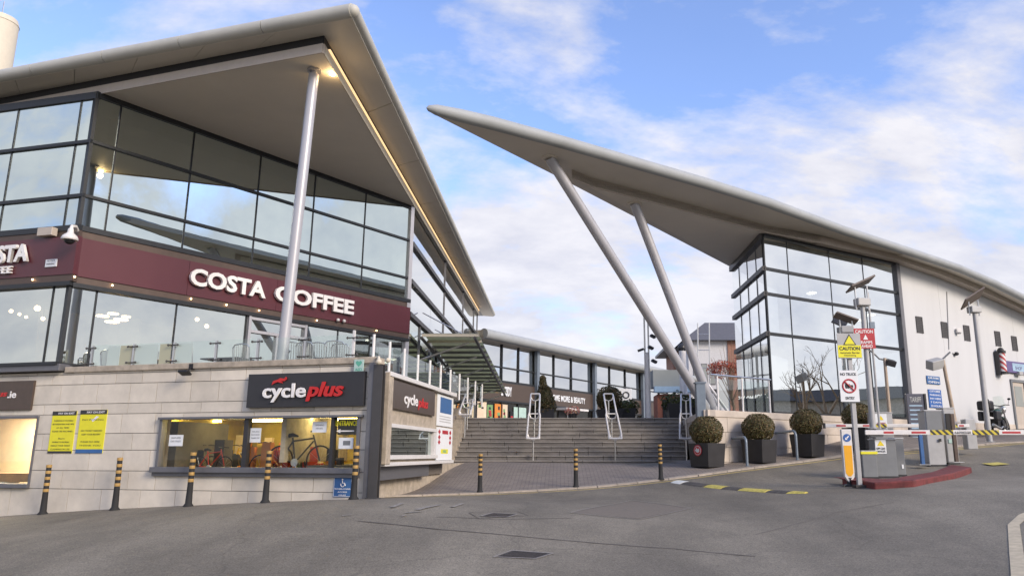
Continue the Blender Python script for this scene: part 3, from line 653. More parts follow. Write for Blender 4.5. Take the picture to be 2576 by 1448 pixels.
# left roof column
ct=at_Z(791,176,ZS); cb_=at_Y(707,900,16.35); cb_.z=2.96; dcol=(ct-cb_)
t=thing('roof_column',(cb_.x,cb_.y,2.95),'tall pale round column standing on the cafe terrace holding up the pointed roof','column')
MB().cyl(cb_,ct-dcol.normalized()*.12,.118,n=24).build('shaft','column_paint',t,smooth=True)
MB().cyl(ct-dcol.normalized()*.2,ct+Vector((0,0,.0)),.075,n=16).lathe((ct.x,ct.y,ct.z-.05),[(.16,0),(.16,.05)],20).build('head_plate','column_paint',t,smooth=True)
MB().lathe((cb_.x,cb_.y,cb_.z),[(.22,0),(.22,.04),(.15,.05),(.15,.2),(.118,.25)],20).build('base_collar','column_paint',t,smooth=True)
lp=ct+Vector((.38,.15,-.02)); m=MB(); m.lathe(lp-Vector((0,0,.03)),[(.07,0),(.07,.03)],12); m.build('soffit_downlight','lamp_warm',LB)
li=bpy.data.lights.new('soffit_lamp','POINT'); li.energy=4.5; li.color=(1,.66,.32); li.shadow_soft_size=.08; lo=bpy.data.objects.new('soffit_lamp',li); COL.objects.link(lo); lo.location=lp-Vector((0,0,.16))
# ---- bike shop window
t=thing('shop_window',FW.P((Wm[0]+Wm[1])/2,Wm[2],0),'wide bike shop window with grey frame and bicycles and yellow light inside','window')
s0,s1,z0,z1=Wm
m=MB(); m.fb(FW,s0-.01,s1+.05,z1-.05,z1,-.12,.10); m.fb(FW,s0-.06,s1+.03,z0-.02,z0+.09,-.12,.13); m.fb(FW,s0-.05,s1+.02,z0-.10,z0-.02,-.1,.06); m.fb(FW,s0,s0+.07,z0+.09,z1-.05,-.12,.05); m.fb(FW,s1-.07,s1,z0+.09,z1-.05,-.12,.05)
m.build('frame','grey_frame',t,bevel=.006)
sm=[s0+.07,FW.s(617,1110),FW.s(836,1110),s1-.07]
MB().fb(FW,sm[1]-.04,sm[1]+.06,z0+.09,z1-.05,-.1,.03).build('mullion','charcoal',t); MB().fb(FW,sm[2]-.04,sm[2]+.03,z0+.09,z1-.05,-.1,.03).build('mullion','charcoal',t)
for i in range(3): MB().quad(FW.P(sm[i],z0+.08,-.05),FW.P(sm[i+1],z0+.08,-.05),FW.P(sm[i+1],z1-.04,-.05),FW.P(sm[i],z1-.04,-.05)).build('pane','glass_shop',t)
# shop room
room=[FW.P(s0-1.0,0,-.31)[:2],FW.P(s1-.06,0,-.31)[:2],F2.P(3.9,0,-.8)[:2],FW.P(s0-1.0,0,-4.1)[:2]]
m=MB(); m.prism(room,.80,.95); m.build('shop_floor','wood',LB)
m=MB(); m.prism(room,2.45,2.6); m.build('shop_ceiling','interior_warm',LB)
m=MB()
for i in (1,2,3):
    a=Vector((*room[i],0)); b=Vector((*room[(i+1)%4],0)); m.quad((a.x,a.y,.95),(b.x,b.y,.95),(b.x,b.y,2.45),(a.x,a.y,2.45))
m.build('shop_back_wall','interior_warm',LB)
m=MB(); 
for s in (-7.0,-4.8,-2.9): m.fb(FW,s,s+1.3,2.39,2.44,-1.6,-1.5); m.fb(FW,s-.2,s+1.1,2.39,2.44,-3.0,-2.9)
m.build('ceiling_tubes','shop_tube',LB)
m=MB(); m.fb(FW,s0-.9,s0+.02,.96,2.3,-2.2,-.5); m.fb(FW,FW.s(480),FW.s(505),.95,1.9,-1.2,-.9); m.fb(FW,FW.s(838),s1-.08,FW.z(860,1092),z1-.06,-.3,-.25); m.fb(FW,-7.5,-5.2,.95,1.6,-3.9,-3.4); m.build('display_units_and_dark_board','interior_dark',LB)  # includes an added dark board behind the ENTRANCE lettering, covering the bright ceiling
m=MB(); 
for k in range(26): s=-7.6+k*.22; hh=random.uniform(.3,.65); zz0=random.choice((1.0,1.55)); m.fb(FW,s,s+.22,zz0,zz0+hh,-3.95,-3.85,random.randrange(4))
m.build('shelf_goods',['bike_orange','cloth_yellow','cloth_green','interior_cream'],LB)
m=MB()
for k in range(8):
    s=-3.9+k*.2; m.fb(FW,s,s+.13,.97+random.uniform(0,.1),1.75,-1.9,-1.5,k%4)
m.build('hanging_clothes',['bike_orange','cloth_yellow','cloth_green','bike_red'],LB)
def bike(fr,s,z,d,size,mm,label,flip=1):
    """a bicycle seen from the side, wheels of radius r"""
    base=fr.P(s,z,d); t=thing('bicycle',base,label,'bicycle'); r=.33*size; L_=1.02*size
    P=lambda a,b,c=0:fr.P(s+a*size*flip,z+b*size,d+c*size)
    def wring(cx):
        pts=[P(cx+math.cos(q)*.33,.34+math.sin(q)*.33) for q in [2*math.pi*i/28 for i in range(28)]]
        return MB().tube(pts,.02*size,6,0,True)
    for cx in (-.51,.51):
        wr=wring(cx).build('wheel','tyre',t,smooth=True); sp=MB()
        for i in range(10): a=i*math.pi/5; sp.cyl(P(cx,.34),P(cx+math.cos(a)*.32,.34+math.sin(a)*.32),.003*size,n=4)
        sp.build('spokes','steel',wr)
    m=MB()
    for a,b in (((-.51,.34),(-.12,.30)),((-.51,.34),(-.20,.78)),((-.12,.30),(-.22,.86)),((-.12,.30),(.33,.78)),((-.2,.78),(.31,.84)),((.31,.92),(.51,.34))): m.cyl(P(*a),P(*b),.019*size,n=8)
    m.build('frame',mm,t,smooth=True)
    MB().tube([P(-.34,.90),P(-.22,.92),P(-.08,.89)],[.05*size,.045*size,.02*size],8).build('saddle','tyre',t,smooth=True)
    MB().tube([P(.42,.98,-.28),P(.32,1.0,-.12),P(.30,.98,0),P(.32,1.0,.12),P(.42,.98,.28)],.014*size,8).build('handlebar','tyre',t,smooth=True)
    m=MB(); m.cyl(P(-.12,.30,-.03),P(-.12,.30,.03),.09*size,n=16); m.cyl(P(-.12,.30,.05),P(-.02,.14,.05),.012*size,n=6); m.cyl(P(-.12,.30,-.05),P(-.22,.46,-.05),.012*size,n=6); m.build('crank','steel',t)
s_,z_=FW.W(532,1178,-.5); bike(FW,s_,1.12,-.5,.62,'bike_red','small red and black children\'s bicycle in the left pane of the shop window')
s_,z_=FW.W(752,1180,-.45); bike(FW,s_,1.14,-.45,.92,'charcoal','large bicycle with thin wheels in the middle pane of the shop window')
random.seed(21); m=MB()
for k in range(60):
    s_=random.uniform(-7.6,-1.6); d_=random.uniform(-2.6,-1.0); w_=random.uniform(.08,.25); hh=random.choice((.25,.4,.6,.9)); m.fb(FW,s_,s_+w_,.96,.96+hh*random.uniform(.6,1),d_-.15,d_,k%6)
m.build('floor_stock',['bike_orange','cloth_yellow','charcoal','bike_red','interior_dark','black'],LB)
s_,z_=FW.W(470,1170,-1.2); bike(FW,s_,1.0,-1.5,.8,'charcoal','dark bicycle standing deeper in the left pane of the shop window')
s_,z_=FW.W(690,1170,-1.2); bike(FW,s_,1.0,-1.3,.85,'bike_orange','orange bicycle behind the large dark one in the middle pane',-1)
s_,z_=FW.W(600,1170,-2); bike(FW,s_,1.0,-2.3,.8,'cloth_yellow','yellowish bicycle further back inside the shop, behind the red one',-1)
def sheet(name,fr,pa,pb,d,m_,label,cat='sign',texts=(),th=.004,frame=None):
    s0,z1=fr.W(*pa,d); s1,z0=fr.W(*pb,d); o=MB().fb(fr,s0,s1,z0,z1,d,d+th).build(name,m_,loc=fr.P(s0,z0,d),label=label,cat=cat)
    for (body,a0,a1,b0,b1,mm,bo) in texts: text(body,fr,s0+(s1-s0)*a0,s0+(s1-s0)*a1,z0+(z1-z0)*b0,z0+(z1-z0)*b1,d+th,mm,o,'lettering',.003,bo)
    return o,s0,s1,z0,z1
def lines(body_rows,a0,a1,top,step,hh,mm): return [(b,a0+(a1-a0)*(1-k)/2,a1-(a1-a0)*(1-k)/2,top-i*step-hh,top-i*step,mm,.0) for i,(b,k) in enumerate(body_rows)]
sheet('paper_notice',FW,(427,1093),(459,1121),-.045,'paper','white paper notice stuck inside the left pane of the bike shop window','notice',lines([('SHOP OPEN',.8),('CLICK COLLECT',.9)],.08,.92,.8,.3,.14,'grey_cab'))
sheet('paper_notice',FW,(631,1076),(655,1112),-.045,'paper','upright paper notice with a blue heading at the left of the middle pane','notice',lines([('MASKS',.8),('REQUIRED',.9),('THANK YOU',.9)],.08,.92,.8,.22,.1,'grey_cab'))
sheet('paper_notice',FW,(787,1060),(821,1087),-.045,'paper','white paper notice at the top right of the middle pane','notice',lines([('OPENING',.8),('HOURS',.6)],.1,.9,.75,.3,.14,'grey_cab'))
o,*q=sheet('paper_notice',FW,(853,1100),(888,1128),-.045,'paper','white paper notice with a dark picture under the entrance arrow','notice')
MB().fb(FW,q[0]+.1,q[0]+.26,q[2]+.07,q[2]+.16,-.041,-.038).build('picture','grey_cab',o)
t=thing('entrance_lettering',FW.P(FW.s(846),FW.z(860,1072),-.04),'yellow ENTRANCE lettering with a white left-pointing arrow on the narrow right-hand shop pane','lettering')
text('ENTRANCE',FW,FW.s(846),FW.s(901),FW.z(870,1070),FW.z(870,1056),-.044,'posteryellow',t,'letters',.006,.03)
za=FW.z(870,1083); a,b=FW.s(848),FW.s(893)
m=MB(); m.fb(FW,a+.08,b,za-.012,za+.012,-.044,-.04); m.add([FW.P(a,za,-.04),FW.P(a+.1,za-.04,-.04),FW.P(a+.1,za+.04,-.04)],[(0,1,2)]); m.build('arrow','white_letter',t)
# left warm window
t=thing('shop_window',FW.P(Wl[1]-1,Wl[2],0),'brightly lit warm shop window at the left picture edge','window')
m=MB(); s0,s1,z0,z1=Wl; m.fb(FW,s0,s1,z1-.06,z1,-.12,.05); m.fb(FW,s0,s1+.0,z0,z0+.09,-.12,.08); m.fb(FW,s1-.045,s1,z0+.09,z1-.06,-.12,.03); m.fb(FW,-10.35,-10.3,z0+.09,z1-.06,-.1,.02); m.build('frame','grey_frame',t)
MB().quad(FW.P(s0,z0+.08,-.06),FW.P(s1-.04,z0+.08,-.06),FW.P(s1-.04,z1-.05,-.06),FW.P(s0,z1-.05,-.06)).build('pane','glass_clear',t)
m=MB(); m.fb(FW,-14,-7.6,z0-.1,z0-.02,-3,-.31); m.fb(FW,-14,-7.6,2.6,2.7,-3,-.31); m.fb(FW,-14,-7.6,z0-.05,2.65,-3.1,-3); m.fb(FW,-8.2,-8.1,z0,2.6,-3,-.31); m.build('left_shop_room','interior_cream',LB)
m=MB(); m.fb(FW,-11,-8.6,2.52,2.58,-1.2,-.9); m.fb(FW,-12,-8.6,2.52,2.58,-2.4,-2.1); m.build('left_shop_lights','shop_lamp',LB)
m=MB(); m.fb(FW,-13,-8.3,.95,1.15,-1.0,-.6); m.build('left_shop_counter','wood',LB)
m=MB(); m.fb(FW,-10.2,-9.7,.5,.95,-.9,-.5); m.fb(FW,-9.55,-9.2,.5,.92,-.85,-.5); m.fb(FW,-9.1,-8.8,.5,.9,-.85,-.5); m.fb(FW,-9.0,-8.85,1.15,1.75,-1.1,-.9); m.build('left_shop_boxes','grey_cab_light',LB)
# shop signs
def board(name,fr,pa,pb,d,th,mm,label): 
    s0,z1=fr.W(*pa,d+th); s1,z0=fr.W(*pb,d+th); t=thing(name,fr.P((s0+s1)/2,z0,d),label,'sign'); MB().fb(fr,s0,s1,z0,z1,d,d+th).build('board',mm,t,bevel=.006); return t,s0,s1,z0,z1
t,s0,s1,z0,z1=board('shop_sign',FW,(626,941),(913,1020),.0,.1,'charcoal','large charcoal bike shop sign with white and red letters above the shop window')
h=z1-z0; sx=lambda q:FW.s(q,980,.1); zz_=lambda q:FW.z(770,q,.1)
text('cycle',FW,sx(664),sx(772),zz_(1010),zz_(963),.12,'white_letter',t,'letters',.03,.022); text('plus',FW,sx(773),sx(866),zz_(1009),zz_(961),.12,'red_letter',t,'letters',.03,.03,.22)
m=MB()  # red leaping mark above the word
pt=[(684,968),(688,958),(700,954),(706,950),(716,952),(720,947),(722,953),(716,958),(708,958),(712,963),(706,962),(699,960),(690,964)]
pts=[FW.W(a,b,.12) for a,b in pt]; m.add([FW.P(a,b,.115) for a,b in pts]+[FW.P(a,b,.135) for a,b in pts],[tuple(range(len(pts)-1,-1,-1)),tuple(range(len(pts),2*len(pts)))]+[(i,(i+1)%len(pts),len(pts)+(i+1)%len(pts),len(pts)+i) for i in range(len(pts))]); m.build('leaping_mark','red_letter',t)
t,s0,s1,z0,z1=board('shop_sign',FW,(-120,962),(76,1030),.0,.05,'sign_brown','brown shop sign ending in .ie at the left picture edge')
text('plus',FW,FW.s(-22),FW.s(22),FW.z(20,1002),FW.z(20,982),.051,'red_letter',t,'letters',.01,.02,.2); text('.ie',FW,FW.s(24),FW.s(45),FW.z(30,1001),FW.z(30,984),.051,'white_letter',t,'letters',.01,.02)
text('cycle',FW,FW.s(-95),FW.s(-23),FW.z(20,1002),FW.z(20,982),.051,'white_letter',t,'letters',.01,.02)
for (pa,pb,lb,rows) in (((135,1034),(181,1139),'yellow park and pay poster with black heading, left of the pair on the stone wall',[('PARKING IS PAYABLE',.9),('BETWEEN 8AM AND 8PM',1),('AT ALL TIMES',.6),('PLEASE USE MACHINES',.95),('',0),('8am',.3),('MONDAY TO SATURDAY',.8),('DISPLAY YOUR TICKET',.9),('CLAMPING IN USE',.9)]),
        ((205,1031),(258,1139),'yellow parking poster with white mark, right of the pair on the stone wall',[('PAY PARKING',.9),('',0),('',0),('NO TICKET NEEDED',.9),('KEEP YOUR RECEIPT',.8),('',0),('PLEASE PAY HERE',.8),('THANK YOU',.9)])):
    s0,z1=FW.W(*pa); s1,z0=FW.W(*pb); t=thing('parking_poster',FW.P(s0,z0,.0),lb,'poster')
    MB().fb(FW,s0,s1,z0,z1,0,.012).build('panel','posteryellow',t); hh=z1-z0; ww=s1-s0
    MB().fb(FW,s0,s1,z1-hh*.1,z1,.013,.017).build('header','charcoal',t); MB().fb(FW,s0,s1,z0,z0+hh*(.09 if 'right' in lb else .05),.013,.017).build('footer','charcoal' if 'left' in lb else 'signblue',t)
    text('PAY ON EXIT',FW,s0+ww*.25,s1-ww*.08,z1-hh*.075,z1-hh*.03,.018,'white_letter',t,'lettering',.002,.02)
    for i,(b,k) in enumerate(rows):
        if b: text(b,FW,s0+ww*(.5-.44*k),s0+ww*(.5+.44*k),z1-hh*(.21+.085*i+.035),z1-hh*(.21+.085*i),.013,'charcoal',t,'lettering',.002,.0)
    if 'right' in lb:
        m=MB(); m.add([FW.P(s0+ww*a,z0+hh*b,.015) for a,b in ((.42,.80),(.5,.72),(.72,.84),(.62,.86),(.5,.78))],[(0,1,2,3,4)]); m.build('white_mark','white_letter',t)
# wheelchair sign
t,s0,s1,z0,z1=board('access_sign',FW,(840,1198),(884,1250),.005,.01,'signblue','blue wheelchair access sign low on the stone wall behind the right bollard')
w_=s1-s0;h_=z1-z0; c=(s0+w_*.5,z0+h_*.66)
m=MB(); P=lambda a,b:FW.P(c[0]+a*w_,c[1]+b*w_,.019)
m.tube([P(math.cos(q)*.1,math.sin(q)*.1-.04) for q in [math.radians(x) for x in range(150,395,20)]],.008,6); m.tube([P(-.02,.16),P(-.02,.03),P(.1,.03),P(.15,-.1)],.009,6); m.sphere(P(-.02,.2),.018,n=8,k=6)
m.build('wheelchair_symbol','white_letter',t)
for i,(b,k) in enumerate((('WHEELCHAIR',.86),('ACCESS',.5),('AVAILABLE',.4))): text(b,FW,s0+w_*(.5-k/2),s0+w_*(.5+k/2),z0+h_*(.37-.15*i),z0+h_*(.44-.15*i),.016,'white_letter',t,'lettering',.002,.02)
m=MB()
for q in ((s0+.01,s1-.01,z1-.02,z1-.012),(s0+.01,s1-.01,z0+.012,z0+.02),(s0+.01,s0+.018,z0+.02,z1-.02),(s1-.018,s1-.01,z0+.02,z1-.02)): m.fb(FW,*q,.0155,.018)
m.build('border','white_letter',t)
# AED sign
t,s0,s1,z0,z1=board('aed_sign',FW,(891,904),(914,935),.05,.015,'greenwhite','small green and white heart defibrillator sign at the top corner of the stone wall')
w_=s1-s0;h_=z1-z0; hp=[(.5,.42),(.2,.68),(.2,.82),(.35,.9),(.5,.82),(.65,.9),(.8,.82),(.8,.68)]
m=MB(); m.add([FW.P(s0+a*w_,z0+b*h_,.067) for a,b in hp],[tuple(range(8))]); m.build('heart','green_sign',t); text('AED',FW,s0+w_*.15,s1-w_*.15,z0+h_*.1,z0+h_*.32,.066,'green_sign',t,'lettering',.002,.02)
# floodlight on the wall, camera on the corner
s,z=FW.W(485,922); t=thing('floodlight',FW.P(s,z,.0),'small black floodlight bracketed at the top of the stone wall','light')
m=MB(); m.box(FW.P(s,z,.03),(.1,.06,.12),math.atan2(-.2448,.9696)); m.cyl(FW.P(s,z-.02,.05),FW.P(s,z-.12,.16),.02,n=8); m.build('bracket','black',t)
MB().box(FW.P(s-.02,z-.15,.2),(.24,.17,.05),math.atan2(-.2448,.9696),rx=R(-25)).build('lamp_head','black',t,bevel=.01)
p=FL.P(.12,6.75,.14); t=thing('dome_camera',p,'white dome security camera on a bracket at the corner of the maroon fascia','camera')
MB().tube([p,p+Vector((.03,-.12,.06)),p+Vector((.05,-.28,.02)),p+Vector((.05,-.3,-.06))],.04,10).build('bracket_arm','white_metal',t,smooth=True)
q=p+Vector((.05,-.3,-.06)); MB().lathe(q+Vector((0,0,-.26)),[(.17,0),(.18,.03),(.15,.1),(.07,.17),(.06,.27)],18).build('hood','white_metal',t,smooth=True)
MB().sphere(q+Vector((0,0,-.27)),.11,(1,1,.8),16,10).build('dome','black',t,smooth=True)
# shop box flank (F2)
s0=.62;s1=F2.s(1136,1100)
BX=thing('shop_box',F2.P(s0,1.39,0),'beige cantilevered shop bay with brown sign and square window above the ramped paving','shop bay')
zt0=3.26;zt1=3.36
sw0,sw1=F2.s(972,1100),F2.s(1094,1100); zw0,zw1=1.52,2.20
m=MB()
for r in rect_sub([(s0,s1,1.40,3.2)],(sw0,sw1,zw0,zw1)): m.fb(F2,*r,-.12,0)
m.build('wall','stone_coping',BX)
MB().fb(F2,s0-.05,s0+.25,1.38,3.28,.003,.10).build('pilaster','stone_coping',BX,bevel=.01)
MB().fb(F2,s0-.02,s1+.02,3.2,3.30,-.2,.12).fb(F2,s0,s1+.01,1.34,1.42,-.15,.08).build('cornice','white_metal',BX,bevel=.01)
m=MB(); m.fb(F2,sw0,sw1,zw1-.05,zw1+.03,-.1,.06); m.fb(F2,sw0-.03,sw1+.03,zw0-.04,zw0+.05,-.1,.09); m.fb(F2,sw0,sw0+.05,zw0+.05,zw1-.05,-.1,.04); m.fb(F2,sw1-.22,sw1,zw0+.05,zw1-.05,-.1,.04); m.build('window_frame','white_metal',BX)
MB().quad(F2.P(sw0,zw0,-.04),F2.P(sw1-.2,zw0,-.04),F2.P(sw1-.2,zw1,-.04),F2.P(sw0,zw1,-.04)).build('window_pane','glass_facade',BX)
MB().fb(F2,sw0,sw1,zw0,zw1,-.5,-.45).build('window_blind','interior_dark',BX)
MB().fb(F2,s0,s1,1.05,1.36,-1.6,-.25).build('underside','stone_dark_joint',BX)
MB().fb(F2,.3,s1+3.5,-.2,1.3,-.6,-.32).build('base_wall','stone_coping',BX); MB().fb(F2,.3,s1-2.0,1.05,1.33,-.31,-.1).build('base_band','grey_frame',BX)
MB().fb(F2,s1,s1+.12,1.4,3.2,-2,0).fb(F2,s0,s1,1.42,3.2,-2.2,-2.1).build('end_wall','stone_coping',BX)
t,a,b,c_,d_=board('shop_sign',F2,(978,950),(1093,1046),.02,.05,'sign_brown','small brown bike shop sign on the side bay next to the steps')
t.location=t.location
text('cycle',F2,F2.s(1009,1000),F2.s(1044,1000),2.62,2.95,.072,'white_letter',t,'letters',.01,.02); text('plus',F2,F2.s(1045,1000),F2.s(1070,1000),2.62,2.92,.072,'red_letter',t,'letters',.01,.025,.2)
sp0,sp1=F2.s(1095,1100),F2.s(1135,1100)
t=thing('picture_poster',F2.P(sp0,2.35,0),'white poster with dark blue picture, upper of two on the side bay','poster'); MB().fb(F2,sp0,sp1,2.33,3.16,.01,.03).build('panel','paper',t); MB().fb(F2,sp0+.3,sp1-.2,2.68,3.1,.031,.034).build('picture','signblue',t)
for i in range(3): MB().fb(F2,sp0+.25,sp1-.25,2.44+.07*i,2.46+.07*i,.031,.033).build('text_line','grey_cab_light',t)
t=thing('menu_poster',F2.P(sp0,1.44,0),'white poster with red diamonds and yellow band, lower of two on the side bay','poster'); MB().fb(F2,sp0,sp1,1.43,2.29,.01,.035).build('panel','paper',t)
m=MB(); 
for ss in (sp0+.28,sp1-.28):
    for zq in (2.17,2.03,1.9): m.add([F2.P(ss,zq-.07,.037),F2.P(ss+.14,zq,.037),F2.P(ss,zq+.07,.037),F2.P(ss-.14,zq,.037)],[(0,1,2,3)])
m.fb(F2,sp0+.6,sp1-.55,2.12,2.22,.036,.039); m.build('red_shapes','signred',t)
MB().fb(F2,sp0+.5,sp1-.5,1.6,1.72,.036,.038).build('yellow_band','posteryellow',t); text('HERE',F2,sp0+.7,sp1-.7,1.625,1.695,.039,'green_sign',t,'lettering',.002,.02)
# corner steel post
t=thing('steel_post',FW.P(.09,gz(-3.7,15.3),.05),'dark brown-grey steel post at the corner of the stone wall','post'); zb=gz(-3.7,15.3)-.1
m=MB(); m.fb(FW,.0,.20,zb,3.36,-.0,.015); m.fb(FW,.0,.20,zb,3.36,.1,.115); m.fb(FW,.08,.12,zb,3.36,.016,.099); m.build('flanges','fin',t)
MB().fb(FW,-.03,.23,zb,zb+.12,-.03,.15).build('base_plate','fin',t,bevel=.005)
t=tag(MB().fb(FW,-.11,-.01,gz(-3.8,15.4)-.1,3.4,.005,.1).build('corner_trim','grey_frame',LB))
# tower far left behind roof
a=at_Y(-40,30,34);b=at_Y(42,52,34); tw=thing('tower',(a.x+2,34,8),'tall pale cream tower rising behind the roof at the top left picture edge','tower')
cxx=(a.x+b.x)/2; r_=(b.x-a.x)/2
MB().cyl((cxx,34,5),(cxx,34,b.z-.2),r_*1.02,r_*.97,40).build('shaft','cream_tower',tw,smooth=True); MB().cyl((cxx,34,b.z-.2),(cxx,34,b.z+.1),r_*1.0,r_*.9,40).build('cap','cream_tower',tw,smooth=True)
MB().cyl((cxx+.4,33.6,b.z),(cxx+.4,33.6,b.z+.8),.03,n=6).build('mast','steel',tw)
# ================================================================ CENTRE BUILDING
CB=thing('long_glass_building',(0,56,2.97),'long low glazed building with a rounded grey roof edge closing the top of the steps','building')
Lc=34.0
zc=[3.0,5.0,6.35,7.2,8.75]
zz1=FC.z(1225,914);zz2=FC.z(1253,949)
sc=[.0]+[FC.s(q,920) for q in (1261,1303,1345,1392,1436,1490,1532,1571,1611,1655,1695)]+[Lc-4,Lc]
panes(FC,sc,[6.3,7.25,8.8],'glass_white',CB,tilt=.006); panes(FC,sc,[3.0,5.0],'glass_shop',CB)
m=MB(); trans(m,FC,0,Lc,[7.25],.09); trans(m,FC,0,Lc,[6.3],.16); trans(m,FC,0,Lc,[4.98],.12,d1=.2); mull(m,FC,sc,3.0,8.8,.08,d1=.1); m.build('window_frame','dark_frame',CB)
for s in (FC.s(1345,920),FC.s(1490,960),FC.s(1611,960)): MB().fb(FC,s-.16,s+.16,3.0,8.8,.1,.35).build('pilaster','blue_steel',CB)
m=MB(); m.fb(FC,0,Lc,5.04,6.22,.0,.12); m.build('fascia','sign_brown',CB)
m=MB(); m.tube([FC.P(-.3,9.1,.75),FC.P(Lc+2,9.1,.75)],.33,16); m.build('roof_edge','roof_edge_grey',CB,smooth=True)
m=MB(); m.fb(FC,-.3,Lc+2,8.8,9.0,-8,.75); m.fb(FC,-.3,Lc+2,9.0,9.35,-8,.7); m.build('roof','soffit',CB)
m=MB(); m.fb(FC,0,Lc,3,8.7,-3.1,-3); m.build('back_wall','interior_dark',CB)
m=MB(); m.fb(FC,0,Lc,6.3,8.7,-1.2,-1.1); m.build('upper_blinds','interior_blind',CB)
m=MB(); m.fb(FC,Lc,Lc+.3,2.9,9,-8,0); m.build('end_wall','brick_wall_red',CB)
for i,(a,b,zt,mm) in enumerate(((1172,1190,4.85,'greenwhite'),(1198,1222,4.85,'interior_cream'),(1224,1238,4.7,'cloth_green'),(1243,1262,4.8,'bike_orange'),(1263,1275,4.8,'interior_cream'),(1282,1290,4.4,'black'),(1291,1322,4.7,'greenwhite'))):
    a,b=max(.1,FC.s(a,1020)),FC.s(b,1020)
    if b<=a: continue
    o=MB().fb(FC,a,b,3.1,zt,.04,.06).build('shop_poster',mm,loc=FC.P(a,3.1,.04),label=('pale green','cream','dark green','orange-brown','narrow cream','black','pale green and white')[i]+' poster panel on shop glass left of the first stair rail, '+('first','second','third','fourth','fifth','sixth','last')[i],cat='poster',group='shopfront posters')
    m=MB()
    for k in range(7): s_=random.uniform(a+.05,max(a+.06,b-.4)); z_=random.uniform(3.3,zt-.3); m.fb(FC,s_,s_+random.uniform(.15,.35),z_,z_+random.uniform(.1,.25),.0605,.065,k%3)
    m.build('printed_blocks',['cloth_green','signred','charcoal'],o)
t=thing('store_sign',FC.P(FC.s(1270),5.3,.13),'dim grey sign letters on the brown fascia by the canopy end','lettering'); text('CASSIDY',FC,FC.s(1255,970),FC.s(1283,975),5.35,6.0,.13,'paper',t,'letters',.03,.03)
t=thing('store_sign',FC.P(FC.s(1440),5.3,.13),'white shop lettering on the dark fascia between the two stair rails','lettering'); text('HOME MORE & BEAUTY',FC,FC.s(1380,980),FC.s(1468,1000),5.4,5.85,.13,'paper',t,'letters',.03,.02)
for px,lb in ((1509,'white square shop sign left of the second stair rail, behind the ball shrub'),(1556,'white square shop sign just right of the second stair rail')):
    s,z=FC.W(px,985); t=thing('projecting_sign',FC.P(s,z,.3),lb,'sign'); MB().box((*FC.P(s,z,.6)[:2],z-.3),(1.15,.15,1.1)).build('panel','paper',t,bevel=.02)
    MB().ring((*(FC.P(s,z,.6)+Vector((0.1,-.1,0)))[:2],z-.3),.25,.05,'y',20).build('logo_ring','black',t); MB().cyl(FC.P(s,z+.2,0),FC.P(s,z+.2,.7),.04,n=6).build('bracket','black',t)
s=FC.s(1424,1020); t=thing('shop_door',FC.P(s,3,.1),'double glass shop door with pale handles under a small white canopy between the stair rails','door')
MB().fb(FC,s-1.6,s+1.7,4.75,4.9,.1,1.0).build('canopy','white_metal',t); MB().fb(FC,s-.06,s-.0,3.3,4.6,.1,.16).fb(FC,s+.35,s+.41,3.3,4.6,.1,.16).build('handles','steel',t); MB().fb(FC,s-1.2,s+1.5,3.0,4.7,.02,.08).build('door_leaves','black',t)
# glass canopy on the flank
t=thing('glass_canopy',FS.P(9,5.5,.1),'stepped glass canopy of overlapping panels reaching out over the top of the steps','canopy')
y0c,y1c=1.8,17.6; n=14; zcn=lambda s:6.0-(s-y0c)*(.95/(y1c-y0c))
for k in range(n):
    a=y0c+(y1c-y0c)*k/n; b=y0c+(y1c-y0c)*(k+1)/n+.12; z=zcn(a)
    o=MB().hexa([FS.P(a,z-.02,.25),FS.P(a,z-.02,2.3),FS.P(b,z-.10,2.3),FS.P(b,z-.10,.25),FS.P(a,z,.25),FS.P(a,z,2.3),FS.P(b,z-.08,2.3),FS.P(b,z-.08,.25)]).build('glass_panel','canopy_glass',t)
    MB().fb(FS,a-.03,a+.03,z-.13,z-.03,.2,2.32).build('cross_beam','cream_tower' if k<2 else 'grey_frame',t)
m=MB()
for d in (.22,2.2): m.add([],[]); a,b=FS.P(y0c-.2,zcn(y0c)-.2,d),FS.P(y1c+.2,zcn(y1c)-.2,d); m.cyl(a,b,.06,n=8)
m.build('side_rails','fin',t)
for s in (2.3,5.2,8.05,11.4,14.8,17.3): MB().cyl(FS.P(s,zcn(s)+.9,.1),FS.P(s,zcn(s)-.1,2.0),.025,n=6).build('tie_rod','steel',t); MB().cyl(FS.P(s,zcn(s)-.9,.1),FS.P(s,zcn(s)-.25,1.9),.035,n=6).build('strut','steel',t)
# terrace balustrade
GL='frameless glass panel'
pp=[232,336,437,543,648,766,888]
t=thing('terrace_railing',FW.P(-6,3.5,-.12),'low frameless glass balustrade with white and beige film along the cafe terrace edge','railing')
ps=[FW.s(q,880,-.12) for q in pp]
for i,s in enumerate(ps):
    MB().fb(FW,s-.022,s+.022,3.5,4.02+(.1 if i==6 else 0),-.16,-.11).build('post','steel' if i<6 else 'white_metal',t)
    m=MB()
    for z in (3.6,3.96): m.cyl(FW.P(s-.12,z,-.09),FW.P(s+.12,z,-.09),.014,n=6); m.sphere(FW.P(s-.12,z,-.08),.028,n=8,k=5); m.sphere(FW.P(s+.12,z,-.08),.028,n=8,k=5)
    m.build('glass_clamps','fin',t)
film={0:'film_white',1:'film_white',2:'film_beige',3:'film_white'}
for i in range(6):
    MB().quad(FW.P(ps[i]+.05,3.53,-.12),FW.P(ps[i+1]-.05,3.53,-.12),FW.P(ps[i+1]-.05,4.03,-.12),FW.P(ps[i]+.05,4.03,-.12)).build('glass_panel','glass_clear',t)
